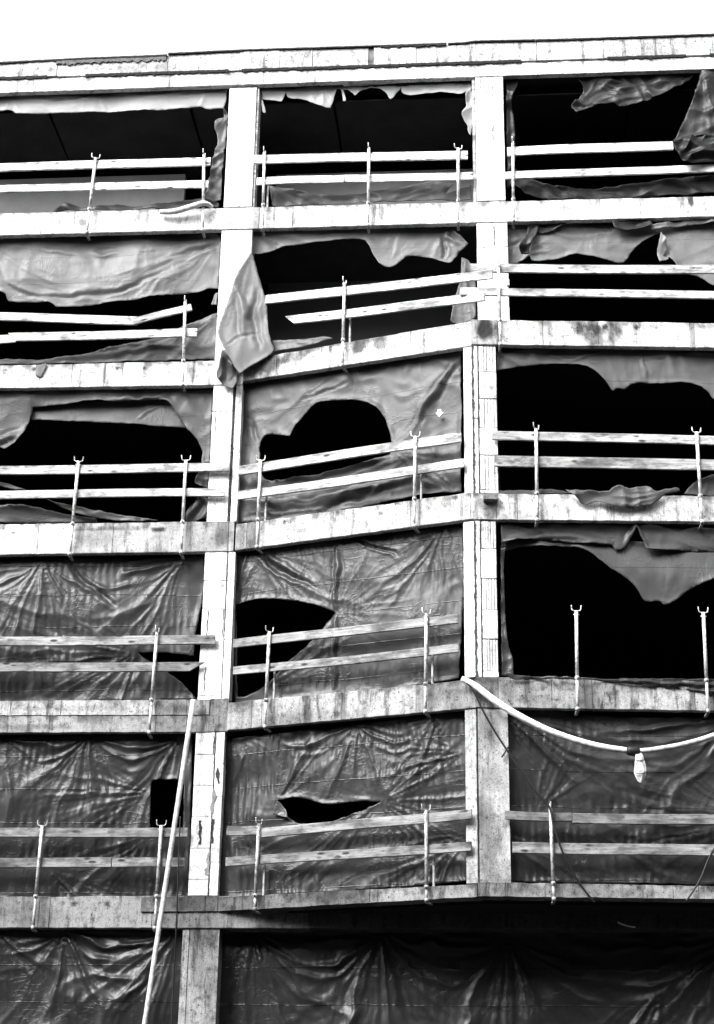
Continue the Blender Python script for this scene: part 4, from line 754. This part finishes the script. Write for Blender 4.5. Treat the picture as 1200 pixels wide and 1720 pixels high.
T('shiny dark tarp with a small slit tear in the middle opening of the fifth row', M, [(382, 1242.5), (480, 1230), (590, 1218), (690, 1207), (783, 1196), (784, 1340), (786, 1481), (600, 1496), (480, 1504), (370, 1512), (376, 1380)], 1, 1.2,
  holes=([(467, 1346), (485, 1342), (502.5, 1340), (520, 1344), (536, 1349), (557, 1351.7), (590, 1347.5), (640, 1346.7), (615, 1359), (582, 1372), (548, 1383), (507, 1383), (486, 1374), (477, 1359)],),
  fans=((468, 1346, .07, 12, 2.75, .5, 1.4), (640, 1347, .05, 30, 1.5, 1., 1.3), (600, 1217, .065, 14, 0, .6, 1.3), (735, 1202, .07, 16, -.2, .6, 1.1), (782, 1265, .05, 18, -1.5, .5, 1.3), (420, 1238, .05, 12, .1, .5, 1.2), (640, 1347, .05, 24, -1.2, .5, 1.6), (784, 1400, .05, 20, -1.1, .6, 2)), swags=((600, 1217, 735, 1202, .07, 6, .5), (420, 1238, 600, 1217, .045, 5, .4)), ripple=.010, crumple=.004, res=.024)
T('small folded tarp corner beside the slit tear, fifth row', M, [(467, 1345), (478, 1358), (486, 1374), (460, 1369), (462, 1358)], 1, 2.4, off=-.15, seam=0, name='tarpaulin_shred', res=.02, crumple=.03)
T('dark tarp behind the sagging hose in the right opening of the fifth row', R, [(843, 1194), (920, 1194), (1010, 1203), (1100, 1207), (1200, 1206), (1330, 1200), (1330, 1490), (1200, 1487), (1000, 1484), (847, 1481), (843, 1340)], 1, 1.25,
  fans=((850, 1200, .075, 20, .85, .5, 3.4), (1255, 1195, .07, 14, -.7, .5, 2.4), (1260, 1375, .05, 30, -1.55, .6, 2.2), (900, 1365, .05, 16, 2.6, .6, 1.), (848, 1400, .06, 16, .8, .6, 1.5), (1000, 1400, .05, 16, .9, .5, 2)), swags=((850, 1192, 1270, 1196, .07, 4., .9),), ripple=.009, crumple=.004, res=.025)
# ground floor
T('dark tarp with deep fan folds at the bottom left of the picture', L, [(-130, 1566), (0, 1564), (150, 1563), (314, 1563), (312, 1640), (308, 1720), (303, 1840), (0, 1842), (-130, 1842)], 0, 1.1,
  fans=((107, 1562, .10, 12, .25, .6, 2.6), (300, 1562, .07, 14, -.6, .5, 2.), (-10, 1560, .06, 14, .5, .6, 1.6)), swags=((107, 1562, 300, 1562, .08, 4, .9), (-60, 1562, 107, 1562, .06, 5, .6)), ripple=.003, crumple=.005, res=.026)
T('wide dark tarp with fan folds under the overhang at the bottom', L, [(366, 1563), (500, 1563), (640, 1563), (860, 1563), (1000, 1564), (1200, 1565), (1340, 1566), (1340, 1845), (800, 1845), (366, 1845)], 0, 1.2, off=-.42,
  fans=((425, 1562, .10, 13, .3, .6, 2.4), (640, 1562, .10, 12, 0, .7, 2.2), (855, 1580, .10, 13, 0, .7, 2.), (1110, 1660, .08, 14, -.5, .5, 2.), (1240, 1570, .08, 14, -.5, .6, 2.)), swags=((425, 1562, 640, 1562, .09, 4, .9), (640, 1562, 855, 1575, .08, 4, .8), (855, 1575, 1240, 1570, .07, 4, .9)), ripple=.003, crumple=.005, res=.03)
# ------------------------------------------------------------------ loose things on the facade
e = empty('drain_hose', at(R, 1062, 1262, .3))
hp = [at(R, x, y, o) for x, y, o in ((776, 1140, .08), (800, 1153, .11), (840, 1183, .2), (890, 1212, .24), (940, 1234, .26), (1000, 1252, .27), (1056, 1261, .27))]
adopt(tube('pipe', hp, [.04, .05, .052, .05, .047, .045, .042], M_PIPE, None, .85, 14, 6), e)
hq = [at(R, x, y, o) for x, y, o in ((1068, 1262, .27), (1100, 1259, .26), (1150, 1250, .24), (1200, 1235, .22), (1260, 1210, .2), (1330, 1175, .15))]
adopt(tube('pipe', hq, [.036, .038, .04], M_PIPE, None, .65, 14, 6), e)
adopt(tube('coupling', [at(R, 1053, 1261.5, .27), at(R, 1058, 1261.5, .27), at(R, 1071, 1262.5, .27), at(R, 1075, 1262, .27)], [.05, .07, .07, .05], M_RUBBER, None, 1., 14), e)
tag(e, 'thick white hose sagging across the right opening of the fifth row', 'hose')
# bundle: a flat bag wrapped with tape, pleated lengthwise
V = []; Fc = []; prof = ((1266, .022, .02), (1270, .05, .035), (1276, .058, .045), (1286, .074, .05), (1296, .08, .052), (1303, .07, .045), (1309, .04, .03), (1313.5, .012, .012)); nk = 18
for r_, (y, wx, wy) in enumerate(prof):
    s, z = loc(R, 1074.5+(y-1266)*.04, y, .3)
    for k in range(nk):
        an = 2*math.pi*k/nk; f = 1+.16*math.sin(5*an+r_*.3)+.1*math.sin(9*an+1.3*r_)
        V.append(W(R, s+wx*f*math.copysign(abs(math.cos(an))**.7, math.cos(an)), z+.012*math.sin(3*an), .3+wy*f*math.sin(an)))
for r_ in range(len(prof)-1):
    for k in range(nk): Fc.append([r_*nk+k, r_*nk+(k+1) % nk, (r_+1)*nk+(k+1) % nk, (r_+1)*nk+k])
Fc.append(list(range(nk))[::-1]); Fc.append([(len(prof)-1)*nk+k for k in range(nk)])
e = empty('wrapped_bundle', at(R, 1075, 1266, .3)); o = mesh('bag', V, Fc, M_PIPE, None, .62, attr=[1]*len(V)); fixn(o); adopt(o, e)
for y in (1277, 1299): adopt(tube('tape', [at(R, 1074.8+(y-1266)*.04-7.5, y, .355), at(R, 1074.8+(y-1266)*.04, y+.8, .362), at(R, 1074.8+(y-1266)*.04+7.5, y-.5, .355)], .006, M_RUBBER, None, 3., 6, 3), e)
adopt(tube('string', [at(R, 1068, 1262, .3), at(R, 1072, 1264, .3), at(R, 1074.5, 1267, .3)], .01, M_RUBBER, None, 1., 6, 3), e)
tag(e, 'white wrapped bundle hanging from the hose coupling', 'bundle')
def cable(pts, r, label, mat=M_RUBBER, tone=1.):
    return tag(tube('cable', pts, r, mat, None, tone, 6, 6), label, 'cable')
cable([at(R, x, y, o) for x, y, o in ((780, 1142, .1), (795, 1160, .12), (815, 1200, .13), (840, 1242, .12), (880, 1300, .13), (905, 1335, .15), (924, 1358, .15), (930, 1385, .16), (945, 1430, .15), (968, 1475, .1), (992, 1508, .07), (1000, 1516, .05))], .015, 'black cable running from the hose end down over the post, fifth row')
cable([at(R, x, y, .09) for x, y in ((1230, 1375), (1203, 1420), (1190, 1445), (1178, 1475), (1165, 1497), (1153, 1514))], .014, 'black cable at the right picture edge, fifth row')
cable([at(L, x, y, o) for x, y, o in ((303, 1372, .13), (302, 1400, .13), (300, 1450, .12), (298, 1510, .1), (296, 1560, .06), (292, 1640, -.05), (288, 1720, -.05), (284, 1830, -.05))], .012, 'thin black cable hanging beside the leaning pole')
cable([at(R, x, y, .03) for x, y in ((854, 1255), (850, 1262), (846, 1268), (843, 1272))], .014, 'short black cable loop by the right column, fifth row')
A = at(L, 325, 1176, .16); B = at(L, 243, 1720, .75); d = B-A; Bg = A+d*(A[2]/(A[2]-B[2]))
tag(tube('pole', [A, A+(Bg-A)*.3, A+(Bg-A)*.65, Bg], [.042, .038, .035, .035], M_PIPE, None, .55, 10, 3), 'long pale pole leaning against the facade by the left column', 'pole')
tag(tube('bent_pipe', [at(L, x, y, o) for x, y, o in ((269, 355.5, .1), (285, 355.5, .11), (300, 353.5, .12), (318, 348, .14), (332, 343.5, .16), (342, 341, .17), (350, 343, .14), (356, 347, .06))], [.045, .05, .052, .052, .05, .045, .04, .035], M_PIPE, None, .8, 14, 5), 'bent white pipe lying over the ledge of the left opening, top row', 'pipe')
s_, z_ = loc(R, 812, 838); tag(box('brick', R, s_, s_+.22, z_-.06, z_+.05, -.02, .13, M_DIRTY, None, .14, .008), 'dark brick sticking out under the right column, third row', 'brick')
s_, z_ = loc(L, 851, 478, .0); tag(box('bracket', L, s_, s_+.05, z_-.02, z_+.1, -.05, .02, M_STEEL, None, 1., .004), 'small white bracket on the right column behind the planks, second row', 'bracket')
tag(tube('wire', [at(L, x, y, .35) for x, y in ((1038, 1549), (1046, 1553), (1056, 1556), (1068, 1558))], .012, M_PIPE, None, 1., 6, 4), 'short white wire under the dark overhang at the right', 'wire')
# printed arrow on the tarp of the domed tear
V = [W(M, *loc(M, x, y, -.1), -.1) for x, y in ((735, 688), (741, 687), (741, 692), (745, 692), (738, 700), (732, 693), (735, 693))]
V += [v-M.n*.004 for v in V]
o = mesh('arrow_sticker', V, [list(range(7)), [7+i for i in range(7)][::-1]]+[[i, (i+1) % 7, 7+(i+1) % 7, 7+i] for i in range(7)], M_PIPE, None, 1.1, attr=[1]*14); fixn(o)
tag(o, 'small white arrow sticker on the tarp with the domed tear', 'sticker')
# unseen row of houses behind the photographer, added to shade the lower floors
def shade_house(x0, x1, y, h, label):
    e = empty('shade_house', ((x0+x1)/2, y, 0)); P = Plane((x0, y), (x1, y))
    adopt(box('wall', P, 0, x1-x0, 0, h, -.01, 12, M_SHADE_HOUSE, None, 1., .05), e)
    for k in range(int(h//3.2)):
        n = int((x1-x0)//3)
        for i in range(n):
            s = (i+.5)*(x1-x0)/n
            adopt(box('window', P, s-.6, s+.6, k*3.2+1., k*3.2+2.7, -.05, .0, M_WINDOW, None, 1., .01), e)
    adopt(box('roof', P, -.3, x1-x0+.3, h+.002, h+.5, -.4, 12.3, M_TAR, None, 1.5, .05), e)
    return tag(e, label, 'shade_house')
for x0, x1, h, lb in ((-75, -38, 20, 'unseen dark building added for shade, far left across the street'), (-37.9, -8, 23, 'tall unseen dark building added for shade, left of centre across the street'), (-7.9, 24, 21.5, 'unseen dark building added for shade, straight across the street'), (24.1, 52, 24, 'tall unseen dark building added for shade, right of centre across the street'), (52.1, 90, 21, 'unseen dark building added for shade, far right across the street')):
    shade_house(x0, x1, -44, h+6, lb)
